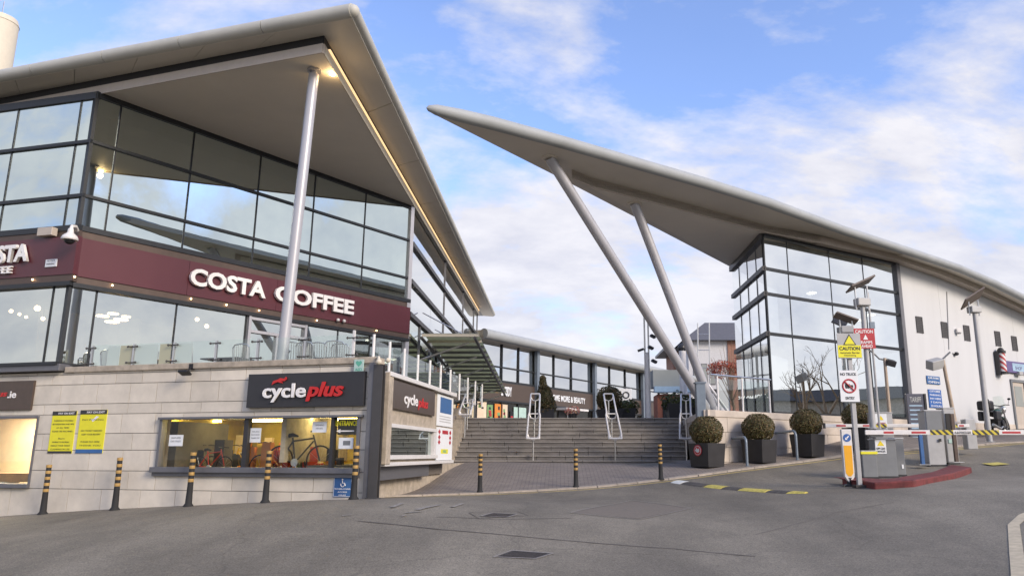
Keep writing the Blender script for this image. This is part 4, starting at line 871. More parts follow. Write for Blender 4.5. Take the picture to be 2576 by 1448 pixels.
for a,b,mm in ((272,302,'film_white'),(303,333,'film_beige'),(340,398,'film_white'),(402,430,'film_beige'),(440,484,'film_white')):
    MB().fb(FW,FW.s(a,880,-.14),FW.s(b,880,-.14),3.53,4.0,-.145,-.14).build('film','%s'%mm,t)
t=thing('side_railing',F2.P(5,3.4,0),'row of white posts with glass running back along the top of the side bay','railing')
Yp=[15.45,16.5,17.6,18.75,19.9,21.05,22.2,23.4,24.6,25.8,27]
pprev=None
for i,y in enumerate(Yp):
    s=y-15.4; p=F2.P(s,3.3,-.1); MB().cyl((p.x,p.y,3.2),(p.x,p.y,4.0),.03,n=8).build('post','white_metal',t)
    if pprev is not None: a,b=pprev,p; MB().quad((a.x,a.y,3.38),(b.x,b.y,3.38),(b.x,b.y,3.9),(a.x,a.y,3.9)).build('glass_panel','glass_clear',t)
    pprev=p
# left stair side parapet
m=MB(); m.hexa([(-3.75,22.2,.8),(-3.2,22.2,.8),(-3.55,30.4,.8),(-4.1,30.4,.8),(-3.75,22.2,1.5),(-3.2,22.2,1.5),(-3.55,30.4,3.5),(-4.1,30.4,3.5)])
m.v=[]; m.f=[]; m.m=[]
for k in range(11):
    y=25.2+k*.41; z=1.7+k*.16; m.hexa([(-4.1,y,.9),(-3.6,y,.9),(-3.62,y+.42,.9),(-4.1,y+.42,.9),(-4.1,y,z),(-3.6,y,z),(-3.62,y+.42,z),(-4.1,y+.42,z)])
m.build('stair_side_wall','stone_coping',loc=(-3.8,26,1.3),label='pale stepped side wall on the left of the stairs, behind the shop bay',cat='wall')
# stair handrails
def stair_rail(x0,x1,label,w=.42,z0=2.2,z1=3.92,y0=26.1,y1=30.3,posts=True):
    t=thing('stair_handrail',(x0,y0,1.3),label,'handrail','handrails on the stone steps')
    dz=(z1-z0)/(y1-y0)
    for sgn in (-1,1):
        pts=[]
        for (f,zoff) in ((0,-.12),(.02,0),(.48,-.05),(.5,.02),(.98,0),(1.0,-.05)): pts.append((x0+(x1-x0)*f+sgn*w/2*(1 if f<.49 else .86),y0+(y1-y0)*f,z0+(z1-z0)*f+zoff))
        MB().tube(pts,.032,8).build('rail','white_metal',t,smooth=True)
    for a_,b_,r_ in (((x0-w/2,y0,z0-.1),(x0+w/2,y0,z0-.1),.03),((x1-w*.43,y1,z1),(x1+w*.43,y1,z1),.03),((x0+(x1-x0)*.5-w*.46,(y0+y1)/2,(z0+z1)/2-.03),(x0+(x1-x0)*.5+w*.46,(y0+y1)/2,(z0+z1)/2-.03),.022)): MB().cyl(a_,b_,r_,n=8).build('cross_bar','white_metal',t)
    for f in (.04,.5,.96):
        x=x0+(x1-x0)*f;y=y0+(y1-y0)*f; zt=z0+(z1-z0)*f-.2
        p=MB().cyl((x,y,1.0+(2.97-1.22)*max(0,(f-.05))),(x,y,zt),.028,n=8).build('post','steel',t)
        MB().tube([(x-w*.45,y,zt+.17),(x-w*.3,y,zt+.02),(x,y,zt-.02),(x+w*.3,y,zt+.02),(x+w*.45,y,zt+.17)],.024,6).build('saddle_bracket','white_metal',p)
    return t
stair_rail(-.93,-1.0,'white twin-pipe handrail up the left middle of the stone steps')
stair_rail(1.86,1.90,'white twin-pipe handrail up the right middle of the stone steps')
stair_rail(4.25,4.98,'white twin-pipe handrail at the right end of the steps, in front of the blue-grey post')
stair_rail(-3.52,-3.6,'white curved handrail at the far left end of the steps, beside the shop bay',z0=3.1,y0=28.2)
# ================================================================ RIGHT BUILDING
RB=thing('glass_corner_building',(7.14,25.7,2.9),'glass and white walled building on the right with a long pointed wing roof','building')
zr=[2.9,5.62,7.02,7.92,9.16]
sE=FR.s(2250,665)
sr=[0]+[FR.s(*q) for q in ((1983,690),(2090,720),(2172,700))]+[sE]
FE=Fr((7.14,30.6),(0,-1)); LE=4.9
se=[0,1.2,2.5,3.8,LE]
panes(FR,sr,zr,'glass_bright',RB,tilt=.003); panes(FE,se,zr,'glass_white',RB,tilt=.004)
m=MB(); trans(m,FR,-.05,sE,zr[1:4],.10,d1=.05); trans(m,FR,0,sE,[9.12],.08); trans(m,FR,0,sE,[2.93],.08); mull(m,FR,sr[1:-1],2.9,9.16,.03,d1=.015); m.fb(FR,-.03,.03,2.9,9.16,-.05,.03); m.build('window_frame','dark_frame',RB)
m=MB(); trans(m,FE,0,LE+.05,zr[1:4],.16,d1=.09); trans(m,FE,0,LE,[9.08],.2,d1=.12); m.build('sun_fins','fin',RB)
m=MB(); mull(m,FE,se[1:-1],2.9,9.1,.03,d1=.02); m.build('side_mullions','grey_frame',RB); MB().fb(FR,sE-.05,sE+.16,2.0,9.2,-.1,.12).build('corner_post','grey_frame',RB)
m=MB(); m.fb(FR,2.4,sE,5.7,9.1,-1.6,-1.5); m.build('upper_blinds','interior_blind',RB)
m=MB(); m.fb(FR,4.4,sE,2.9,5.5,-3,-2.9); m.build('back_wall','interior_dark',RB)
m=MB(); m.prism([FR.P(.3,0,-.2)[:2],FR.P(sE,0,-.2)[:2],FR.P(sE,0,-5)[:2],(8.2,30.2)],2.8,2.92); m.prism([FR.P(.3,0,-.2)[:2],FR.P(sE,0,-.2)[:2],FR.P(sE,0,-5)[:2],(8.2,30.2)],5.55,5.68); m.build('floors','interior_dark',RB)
for i,(px,py) in enumerate(((2042,737),(2158,805),(2190,792))):
    s,z=FR.W(px,py,-1.2); t=thing('ceiling_light',FR.P(s,z,-1.2),('lone oval ceiling light glowing behind the second upper pane','left one of two oval lights glowing behind the lower upper-floor pane by the solar lamp','right one of two oval lights glowing behind the lower upper-floor pane by the solar lamp')[i],'light','lights behind the right-hand glass')
    MB().sphere(FR.P(s,z,-1.2),.2,(1,1,.25),14,8).build('diffuser','lamp_white',t); MB().cyl(FR.P(s,z,-1.2),FR.P(s,z+.4,-1.2),.01,n=5).build('cord','black',t)
# white rendered wall, profile follows the drooping roof
st=[sE+.16]+[sE+q for q in (2,4,6,8,10,13,16,20)]
zt=lambda s: 9.12-max(0,s-7.5)**1.35*.052
m=MB()
for a,b in zip(st,st[1:]):
    m.hexa([FR.P(a,1.2,.02),FR.P(b,1.2,.02),FR.P(b,1.2,-.3),FR.P(a,1.2,-.3),FR.P(a,zt(a)+.2,.02),FR.P(b,zt(b)+.2,.02),FR.P(b,zt(b)+.2,-.3),FR.P(a,zt(a)+.2,-.3)])
m.build('white_wall','white_render',RB)
for k in range(1,6): MB().fb(FR,sE+k*2.9,sE+k*2.9+.012,2.0,zt(sE+k*2.9)+.05,.0205,.0225).build('panel_joint','grey_cab_light',RB)
m=MB(); m.fb(FR,sE+.2,sE+20,2.0,2.86,.021,.035); m.build('wall_plinth','plinth_stone',RB)
# roof
def offs(s): # distance of roof edge in front of glass
    return .95+max(0,(4.2-s))*.23
T=at_Z(1074,264,9.62)
Oe=[]
for px,py in ((1240,303),(1407,348),(1640,415),(1780,455),(1932,502)): Oe.append(at_Z(px,py+8,9.62))
for px,py in ((2121,570),(2288,624),(2413,666),(2500,703),(2576,741)):
    s=FR.s(px,py); d=offs(s); ss,z=FR.W(px,py+9,d); 
    d=offs(ss); ss,z=FR.W(px,py+9,d); Oe.append(FR.P(ss,z,d))
last=Oe[-1]; Oe.append(last+(Oe[-1]-Oe[-2])*2.2)
# inner strip line: offset .42 in front of the glass from the inner tip to the right
IT=at_Z(1440,447,9.2)
I=[]; 
for px,py in ((1490,468),(1640,507),(1780,544),(1932,584)): I.append(at_Z(px,py,9.2))
stepI=[]
for k,s in enumerate((2.6,5,7.5)+tuple(sE+q for q in (2.5,5,8,11,16,20))): stepI.append(FR.P(s,min(9.2,zt(s)+.04),.42))
inner=[IT]+I+stepI
Lp=[at_Z(px,py,9.45) for px,py in ((1223,352),(1390,438),(1590,542),(1847,676))]
dirL=(Lp[3]-Lp[1]).normalized(); Lend=Lp[3]+dirL*14
# straighten the left edge through its ends
T0=T.lerp(Oe[0],.06); T0=Vector((T0.x,T0.y,9.45))
m=MB()
ou=[T]+Oe
# roof plate: quads between outer edge and inner strip line (top z follows)
zof=lambda p:p.z-.10
mq=MB()
# wing plate bottom surface at 9.45: fan polygon T -> outer -> back -> left
polyo=[T0]+[Vector((p.x,p.y,9.45)) for p in Oe[:5]]
backp=[FR.P(3.0,0,-12),]
mq.prism([P2(p) for p in polyo]+[P2(FR.P(12,0,0)),P2(FR.P(12,0,0)+dirL*14)]+[P2(Lend)]+[P2(Lp[3]),P2(Lp[1])],9.45,9.62)
# drooping part: lofted strips
def secs(k): 
    o=Oe[k]; s=(o.x-FR.o[0])*FR.u[0]+(o.y-FR.o[1])*FR.u[1]; return o,s
for k in range(4,len(Oe)-1):
    (a,s0_),(b,s1_)=secs(k),secs(k+1)
    za,zb=zt(s0_)+.33,zt(s1_)+.33
    if k==4: za=9.45
    A0,B0=Vector((a.x,a.y,min(za,a.z-.05))),Vector((b.x,b.y,min(zb,b.z-.05))); A1,B1=FR.P(s0_,za,-6),FR.P(s1_,zb,-6)
    A1,B1=(FR.P(s0_,za,-.2 if k<6 else -3),FR.P(s1_,zb,-.2 if k<6 else -3)); up=Vector((0,0,.17)); mq.hexa([A0,B0,B1,A1,A0+up,B0+up,B1+up,A1+up])
mq.build('roof','soffit_outer',RB)
m=MB(); pts=[T+Vector((.0,.0,-.08)),T.lerp(Oe[0],.03)+Vector((0,0,-.07))]+[T.lerp(Oe[0],.14)+Vector((0,0,-.06)),T.lerp(Oe[0],.5)+Vector((0,0,-.03))]+Oe
rad=[.02,.075,.13,.16]+[.175]*5+[.165]*(len(Oe)-5)
m.tube(pts,rad,16); m.build('roof_edge','roof_edge_grey',RB,smooth=True)
# inner soffit wedge
Il=[at_Z(px,py,9.2) for px,py in ((1590,529),(1845,670))]; 
m=MB(); m.prism([P2(p) for p in [IT]+I+[stepI[0]]]+[P2(FR.P(8,0,0)),P2(FR.P(8,0,0)+dirL*14),P2(Il[1]+dirL*14),P2(Il[1]),P2(Il[0])],9.2,9.40); m.build('soffit_panel','soffit',RB)
m=MB()
for a,b in zip(inner,inner[1:]):
    band(m,a,b,min(a.z,b.z)-.03,1,.03) if False else m.hexa([a+Vector((0,0,-.03)),b+Vector((0,0,-.03)),b+Vector((-.02,.03,-.03)),a+Vector((-.02,.03,-.03)),a+Vector((0,0,.24)),b+Vector((0,0,.24)),b+Vector((-.02,.03,.24)),a+Vector((-.02,.03,.24))])
m.build('soffit_edge','beige_strip',RB)
m=MB()
for a,b in zip(stepI,stepI[1:]):
    a1=a+Vector((-FR.n[0]*.44,-FR.n[1]*.44,0)); b1=b+Vector((-FR.n[0]*.44,-FR.n[1]*.44,0)); m.quad(a1,b1,b+Vector((0,0,0)),a+Vector((0,0,0)))
m.build('soffit_return','beige_strip',RB)
# raking struts + steel post
bs=at_Y(1792,1035,24.4); bs.z=2.86
def strut(px,py,z,base,label,r=.145):
    top=at_Z(px,py,z); t=thing('roof_strut',base,label,'column','raking struts of the wing roof'); d=(top-base).normalized()
    p0=base+d*.25
    MB().cyl(p0,top-d*.0,r,r,24).build('shaft','column_paint',t,smooth=True); MB().cyl(base,p0,.06,r,16).build('foot_cone','column_paint',t,smooth=True)
    MB().lathe(top-Vector((0,0,.03)),[(.22,0),(.22,.05)],20).build('head_plate','soffit',t); return t
strut(1382,397,9.45,bs+Vector((-.13,-.15,0)),'longer raking strut reaching the narrow front part of the wing roof')
strut(1596,512,9.2,bs+Vector((.1,.15,0)),'shorter steeper raking strut behind the longer one')
t=thing('strut_base',(bs.x+.1,bs.y,2.86),'grey steel base frame where the two raking struts meet','base frame')
m=MB(); m.cyl(bs+Vector((-.1,0,.9)),bs+Vector((.55,.1,0)),.05,n=8); m.cyl(bs+Vector((0,0,.6)),bs+Vector((.35,.1,0)),.05,n=8); m.build('braces','column_paint',t); MB().box(bs+Vector((.2,0,.03)),(1.0,.5,.06)).build('base_plate','column_paint',t)
p=PL.P(.05,1.0,-.15); t=thing('square_post',(p.x-.02,p.y,2.8),'square blue-grey steel post at the corner of the pinkish stone wall','post')
p0=at_Y(1764,1056,22.7); MB().box((p0.x,p0.y,3.15),(.27,.27,1.0)).build('shaft','blue_steel',t,bevel=.01); MB().box((p0.x,p0.y,3.66),(.33,.33,.04)).build('cap','blue_steel',t)
# railing on the terrace wall
t=thing('terrace_railing',PL.P(3,2.86,-.15),'tall steel and glass railing on the pinkish stone wall beside the struts','railing')
ss=[PL.s(q,1000,-.15) for q in (1806,1868,1936)]
for s in ss: MB().cyl(PL.P(s,2.8,-.15),PL.P(s,3.9,-.15),.03,n=10).build('post','white_metal',t,smooth=True)
MB().tube([PL.P(ss[0]-.3,3.93,-.15),PL.P(ss[-1]+.1,3.93,-.15)],.028,8).build('top_rail','steel',t,smooth=True)
for a,b in zip(ss,ss[1:]): MB().quad(PL.P(a+.06,2.95,-.15),PL.P(b-.06,2.95,-.15),PL.P(b-.06,3.82,-.15),PL.P(a+.06,3.82,-.15)).build('glass_panel','glass_clear',t)
# things on the white wall
for i,(px,py) in enumerate(((2311,817),(2374,830),(2430,838),(2508,852),(2550,864))):
    s,z=FR.W(px,py); t=thing('wall_vent',FR.P(s,z,.02),('first (nearest the glass)','second','third, just right of the wall lamp','fourth, right of the tall solar lamp','fifth and last at the right picture edge')[i]+' small grey louvred vent on the white wall','vent','louvred vents on the white wall')
    hw,hh=.22,.34; MB().fb(FR,s-hw,s+hw,z-hh,z+hh,.02,.035).build('backing','grey_frame',t)
    m=MB(); m.fb(FR,s-hw,s-hw+.03,z-hh,z+hh,.036,.06); m.fb(FR,s+hw-.03,s+hw,z-hh,z+hh,.036,.06)
    for k in range(9): zk=z-hh+.04+k*.075; m.hexa([FR.P(s-hw+.03,zk,.036),FR.P(s+hw-.03,zk,.036),FR.P(s+hw-.03,zk+.05,.036),FR.P(s-hw+.03,zk+.05,.036),FR.P(s-hw+.03,zk-.01,.055),FR.P(s+hw-.03,zk-.01,.055),FR.P(s+hw-.03,zk+.04,.055),FR.P(s-hw+.03,zk+.04,.055)])
    m.build('louvres','fin',t)
s,_=FR.W(2387,800); s2,z2=FR.W(2397,985); MB().tube([FR.P(s,FR.z(2386,735),.04),FR.P(s2,FR.z(2395,880),.04)],.02,6).build('conduit','grey_cab_light',loc=FR.P(s,7,.04),label='thin grey conduit running down the white wall from the roof',cat='pipe')
s,z=FR.W(2404,832); t=thing('wall_lamp',FR.P(s,z,.02),'small white wall lamp between the second and third vents','lamp'); MB().box(FR.P(s,z,.12),(.2,.16,.18)).build('housing','white_metal',t,bevel=.02); MB().sphere(FR.P(s,z-.1,.14),.09,(1,1,.6)).build('lens','grey_cab_light',t)
s,z=FR.W(2400,890); t=thing('wall_camera',FR.P(s,z,.02),'small dark security camera at the lower end of the thin conduit','camera'); MB().sphere(FR.P(s,z,.1),.1,(1,1,.8)).build('dome','black',t); MB().cyl(FR.P(s-.15,z+.02,.03),FR.P(s,z+.02,.1),.03).build('arm','grey_cab_light',t)
t,a,b,c_,d_=board('barber_sign',FR,(2520,905),(2600,942),.03,.12,'purple','purple and white barber shop sign board beside the striped pole')
MB().fb(FR,a+(b-a)*.32,a+(b-a)*.72,c_+.08,d_-.08,.15,.16).build('white_panel','paleblue',t); text('BARBER',FR,a+(b-a)*.36,a+(b-a)*.68,c_+.38,d_-.14,.161,'purple',t); text('SHOP',FR,a+(b-a)*.4,a+(b-a)*.62,c_+.14,c_+.3,.161,'purple',t)
s,z=FR.W(2508,913); t=thing('barber_pole',FR.P(s,z,.2),'red white and blue striped barber pole with black caps on the white wall','barber pole')
stripemat('barber',(.75,.74,.72),(.45,.05,.05),.24,diag=.9,axis=2)
MB().cyl(FR.P(s,z-.42,.22),FR.P(s,z+.42,.22),.16,n=20).build('cylinder','barber',t,smooth=True)
for q in (-.5,.42): MB().cyl(FR.P(s,z+q,.22),FR.P(s,z+q+.1,.22),.2,n=20).build('cap','black',t)
MB().sphere(FR.P(s,z+.54,.22),.14).build('finial','black',t); MB().fb(FR,s-.24,s-.1,z-.55,z+.5,.02,.22).build('back_bracket','charcoal',t)
s0,z1=FR.W(2538,953); s1=s0+1.25; z0=FR.z(2545,1078); t=thing('panel_door',FR.P(s0,z0,.02),'grey-beige framed door in the white wall at the right picture edge','door')
m=MB(); m.fb(FR,s0,s0+.12,z0-.1,z1,.0,.08); m.fb(FR,s1-.12,s1,z0-.1,z1,.0,.08); m.fb(FR,s0+.12,s1-.12,z1-.12,z1,.0,.08); m.build('frame','grey_cab',t)
m=MB(); m.fb(FR,s0+.12,s1-.12,z0-.1,z1-.12,.0,.03); m.build('leaf','beige_strip',t); m=MB(); m.fb(FR,s0+.3,s1-.3,z0+1.0,z1-.3,.03,.04); m.build('glass','interior_blind',t); MB().fb(FR,s1-.25,s1-.2,z0+.9,z0+1.2,.03,.08).build('handle','steel',t)
t=thing('door_canopy',FR.P(s0+.5,z1+.35,.1),'small grey lamp box above the door in the white wall','lamp'); MB().fb(FR,s0+.5,s0+.85,z1+.2,z1+.36,.03,.25).build('housing','grey_cab_light',t,bevel=.01)
for (pa,pb,lb,rows) in (((2331,944),(2366,967),'small blue and grey information sign on the white wall, upper one',['CAR PARK','OPEN']),((2335,978),(2372,1026),'tall blue sign with white writing on the white wall, lower one',['CUSTOMER','PARKING','PAY HERE','7 DAYS','24 HOURS'])):
    t,a,b,c_,d_=board('blue_sign',FR,pa,pb,.03,.03,'signblue' if 'tall' not in lb else 'blue',lb)
    for i,q in enumerate(rows): hh=(d_-c_)/len(rows); text(q,FR,a+.08,b-.08,d_-hh*(i+.75),d_-hh*(i+.25),.061,'white_letter',t,'lettering',.003,.01)
# ================================================================ STREET FURNITURE
def bollard_proto():
    t=thing('bollard',(0,0,0),'',"bollard",'black bollards with orange bands along the wall and kerb')
    H=1.02
    MB().lathe((0,0,0),[(.10,0),(.095,.02),(.066,.06),(.058,.3),(.053,.5),(.050,H-.04),(.03,H),(.001,H+.005)],18).build('post','rubber',t,smooth=True)
    for k in range(5):
        z=.46+k*.125
        MB().lathe((0,0,z),[(.0545,0),(.0555,.005),(.0555,.055),(.0545,.06)],18).build('reflective_band','orange_band' if k<5 else 'yellow',t,smooth=True)
    return t
bp_=bollard_proto()
bl=[((108,1287),'leftmost bollard by the wall, below the yellow posters'),((289,1275),'second bollard from the left, standing clear of windows and posters'),((474,1266),'bollard in front of the left pane of the bike shop window'),((667,1262),'bollard in front of the middle pane of the bike shop window'),((889,1256),'bollard beside the blue wheelchair sign and the wall corner'),
((1207,1241),'bollard on the kerb in front of the left end of the steps'),((1449,1228),'bollard on the kerb in front of the middle of the steps'),((1663,1208),'rightmost bollard on the kerb, left of the first planter')]
for i,(q,lb) in enumerate(bl):
    p=G(*q,.02)
    if i<5:
        sw_=FW.s(q[0],q[1],.32); p=FW.P(sw_,0,.32); p.z=gz(p.x,p.y)
    o=bp_ if i==0 else dup(bp_)
    o.location=p; o['label']=lb; o.rotation_euler=(R(random.uniform(-.7,.7)),R(random.uniform(-.7,.7)),random.uniform(0,6)); 
    tpy=[1168,1150,1137,1133,1120,1141,1128,1117][i]; k=(at_Y(q[0],tpy,p.y).z-p.z)/1.02; o.scale=(k**.5,k**.5,k)
# ball planters
def planter_proto():
    t=thing('ball_planter',(0,0,0),'','planter','square planters with clipped ball shrubs')
    m=MB(); h=.74;a=.41;b=.36; P4=lambda r,z:[(-r,-r,z),(r,-r,z),(r,r,z),(-r,r,z)]
    m.add(P4(b,0)+P4(a,h)+P4(a-.05,h)+P4(a-.06,h-.08),[(3,2,1,0),(0,1,5,4),(1,2,6,5),(2,3,7,6),(3,0,4,7),(4,5,9,8),(5,6,10,9),(6,7,11,10),(7,4,8,11),(8,9,13,12),(9,10,14,13),(10,11,15,14),(11,8,12,15),(12,13,14,15)])
    m.build('planter_box','planter',t,bevel=.006)
    MB().box((0,0,h-.08),(.68,.68,.04)).build('soil','soil',t)
    s=MB().sphere((0,0,h+.37),.42,(1,1,.9),16,12); o=leaf_ball((0,0,h+.37),.53,6500,.030,(1,1,.93),.05,mb=MB()); o.build('shrub','box_leaf',t); s.build('shrub_core','soil',t)
    MB().cyl((0,0,h-.08),(0,0,h+.2),.03).build('stem','bark',t)
    return t
pp_=planter_proto()
for i,(q,lb,rz,sc_x) in enumerate((((1780,1176),'first ball planter, nearest the steps, with the round red sticker',R(38),1.0),((1912,1165),'second ball planter, between the two low hoop barriers',R(40),.97),((2034,1150),'third ball planter from the steps, right of the second hoop barrier',R(40),1.0),((2165,1132),'farthest ball planter, half hidden behind the no truck sign post',R(42),1.0))):
    p=G(*q,.025); o=pp_ if i==0 else dup(pp_); o.location=p; o.rotation_euler=(0,0,rz); o['label']=lb; o.scale=(sc_x,)*3
    w_=[93,90,88,86][i]*p.y/1947/1.15; o.scale=(w_,w_,w_*.97)
t=thing('round_sticker',(0,0,0),'round red and white sticker on the left face of the first planter','sticker')
p=G(1780,1176,.025); w_=93*p.y/1947/1.15; rz=R(38); nrm=Vector((math.sin(rz)*1,-math.cos(rz),0)); 
# left visible face normal is rotated -x axis
nx_=Vector((-math.cos(rz),-math.sin(rz),0)); cpos=p+nx_*(.405*w_)+Vector((0,0,.50*w_)); t.location=cpos
t.rotation_euler=(0,0,rz); R0=.15
def disc_local(par,r,x,mm,name,n=28,pts=None):
    pts=pts or [(r*math.cos(2*math.pi*i/n),r*math.sin(2*math.pi*i/n)) for i in range(n)]
    m=MB(); n=len(pts); m.v=[Vector((x,a,b)) for a,b in pts]+[Vector((x-.004,a,b)) for a,b in pts]; m.f=[tuple(range(n,2*n)),tuple(range(n-1,-1,-1))]+[(i,n+i,n+(i+1)%n,(i+1)%n) for i in range(n)]; m.m=[0]*len(m.f)
    me=bpy.data.meshes.new(name); me.from_pydata([tuple(v) for v in m.v],[],m.f); me.materials.append(MT[mm]); o=bpy.data.objects.new(name,me); COL.objects.link(o); o.parent=par; return o
disc_local(t,.155,-.012,'signred','disc'); disc_local(t,.125,-.018,'interior_pale','inner_ring'); disc_local(t,.11,-.024,'signred','centre'); disc_local(t,0,-.030,'interior_pale','white_mark',pts=[(-.08,-.02),(-.03,-.07),(.04,-.05),(.09,.01),(.05,.03),(.03,.08),(-.01,.03),(-.05,.06)])
# hoop barriers
def hoop(pa,pb,label,h=.78):
    a,b=G(*pa,.02),G(*pb,.02); t=thing('hoop_barrier',(a+b)/2,label,'hoop barrier','low steel hoop barriers'); r=.14
    d=(b-a).normalized(); za=b.z+h; pts=[a,(a.x,a.y,za-r)]
    for k in range(1,6): q=k/6*math.pi/2; pts.append(Vector((a.x,a.y,za-r))+d*r*(1-math.cos(q))+Vector((0,0,r*math.sin(q))))
    pts.append(Vector((a.x,a.y,za))+d*r); pts.append(Vector((b.x,b.y,za))-d*r)
    for k in range(1,6): q=k/6*math.pi/2; pts.append(Vector((b.x,b.y,za-r))-d*r*(1-math.sin(q))+Vector((0,0,r*math.cos(q))))
    pts+=[Vector((b.x,b.y,za-r)),b]
    MB().tube(pts,.04,12).build('hoop_tube','blue_steel',t,smooth=True)
    for q in (a,b): MB().lathe(q,[(.08,0),(.08,.015)],14).build('base_flange','blue_steel',t)
hoop((1826,1160),(1880,1174),'low bent steel hoop barrier between the first and second ball planters',.80); hoop((1951,1146),(2006,1158),'low bent steel hoop barrier between the second and third ball planters',.84)
# speed bump
pa,pb=G(1700,1211),G(2030,1241); dv=(pb-pa); dv.z=0; L0=dv.length; dv.normalize(); nv=Vector((dv.y,-dv.x,0))
t=thing('speed_bump',pa,'black and yellow segmented rubber speed bump across the car park entrance lane','speed bump')
segs=[(0,.09,'interior_pale'),(.09,.28,'worn_rubber'),(.29,.43,'road_yellow'),(.43,.56,'worn_rubber'),(.56,.76,'road_yellow'),(.76,.9,'worn_rubber'),(.9,1.0,'road_yellow')]
for f0,f1,mm in segs:
    m=MB(); a=pa+dv*(L0*f0+.02); b=pa+dv*(L0*f1-.02); prof=[(-.2,0),(-.13,.022),(-.04,.032),(.04,.032),(.13,.022),(.2,0)]
    if f1==1.0: pass
    V=[]
    for e,q in ((0,a),(1,b)):
        taper=1 if not (f1==1.0 and e==1) else .35
        for u,hh in prof: r=q+nv*u*taper; V.append((r.x,r.y,gz(r.x,r.y)+.004+hh))
    m.add(V,[(i,i+1,7+i,6+i) for i in range(5)]+[(0,1,2,3,4,5),(11,10,9,8,7,6)]); m.build('segment',mm,t,smooth=True)
# painted marks and covers on the road
def gquad(px4,zo,sub=8):
    c=[G(*q) for q in px4]; m=MB()
    for i in range(sub):
        for j in range(sub):
            def P(u,v): a=c[0].lerp(c[1],u); b=c[3].lerp(c[2],u); q=a.lerp(b,v); return (q.x,q.y,gz(q.x,q.y)+zo)
            m.quad(P(i/sub,j/sub),P((i+1)/sub,j/sub),P((i+1)/sub,(j+1)/sub),P(i/sub,(j+1)/sub))
    return m
def gline(mb,pxs,w,zo=.009): 
    path=densify([G(*q) for q in pxs],.4); strip(mb,path,-w/2,w/2,zo)
gquad([(1440,1289),(1605,1305),(1735,1278),(1590,1260)],.005).build('asphalt_patch','patch',kind='structure')
m=MB(); gline(m,[(1436,1289),(1608,1307),(1740,1278),(1588,1258),(1436,1289)],.035); m.build('patch_outline','faded_line',kind='structure')
m=MB(); gline(m,[(900,1310),(1100,1330),(1350,1352),(1700,1380),(1900,1400)],.035,.004); gline(m,[(1100,1300),(1260,1306),(1440,1303)],.02,.004); gline(m,[(1900,1345),(2100,1290),(2250,1262)],.02,.004)
m.build('tar_seams','tar',kind='structure')
m=MB(); gline(m,[(1180,1289),(1300,1285),(1330,1296),(1205,1304),(1180,1289)],.02,.004); m.build('trench_outline','tar',kind='structure')
def cover(px4,label):
    c=[G(*q) for q in px4]; ctr=sum(c,Vector())/4; t=thing('manhole_cover',ctr,label,'manhole cover','iron covers in the road')
    gquad(px4,.007,4).build('cover_plate','iron',t)
    m=MB(); cc=[ctr.lerp(q,1.12) for q in c]
    for i in range(4): a,b=cc[i],cc[(i+1)%4]; strip(m,[a.lerp(b,k/4) for k in range(5)],-.015,.015,.008)
    m.build('rim','faded_line',t)
    m=MB()
    for k in range(1,9): a=c[0].lerp(c[3],k/9);b=c[1].lerp(c[2],k/9); m.hexa([(*(a.lerp(b,.06)+Vector((0,-.01,0)))[:2],gz(a.x,a.y)+.007),(*(a.lerp(b,.94)+Vector((0,-.01,0)))[:2],gz(b.x,b.y)+.007),(*(a.lerp(b,.94)+Vector((0,.012,0)))[:2],gz(b.x,b.y)+.007),(*(a.lerp(b,.06)+Vector((0,.012,0)))[:2],gz(a.x,a.y)+.007),(*(a.lerp(b,.06)+Vector((0,-.01,0)))[:2],gz(a.x,a.y)+.013),(*(a.lerp(b,.94)+Vector((0,-.01,0)))[:2],gz(b.x,b.y)+.013),(*(a.lerp(b,.94)+Vector((0,.012,0)))[:2],gz(b.x,b.y)+.013),(*(a.lerp(b,.06)+Vector((0,.012,0)))[:2],gz(a.x,a.y)+.013)])
    m.build('tread_ribs','iron',t)
cover([(1250,1400),(1345,1405),(1385,1392),(1290,1386)],'dark ribbed iron cover in the road near the bottom of the picture'); cover([(1215,1298),(1275,1301),(1298,1294),(1240,1291)],'smaller iron cover in the road below the kerb bollards')
m=MB(); gline(m,[(985,1276),(1012,1266)],.09); gline(m,[(1050,1283),(1066,1278),(1105,1270)],.10); gline(m,[(1138,1276),(1165,1266)],.07); gline(m,[(860,1298),(885,1296)],.05); gline(m,[(1020,1291),(1060,1287)],.05)
gline(m,[(1010,1300),(1022,1296)],.04); m.build('worn_road_marks','faded_line',kind='structure')
m=MB(); gline(m,[(2566,1470),(2562,1430),(2557,1390),(2553,1350),(2550,1320),(2576,1297),(2640,1270)],.15); m.build('curved_edge_line','cream_line',kind='structure')
m=MB(); gline(m,[(2490,1166),(2520,1171)],.5,.03); m.build('far_speed_bump','road_yellow',loc=G(2490,1166),label='end of a yellow speed bump in the far right lane, beyond the red island',cat='speed bump')
t=MB().box(G(1045,1212,.035),(.16,.1,.012),.4).build('litter','paper',loc=G(1045,1212),label='scrap of white litter on the ramped paving beside the shop bay',cat='litter')
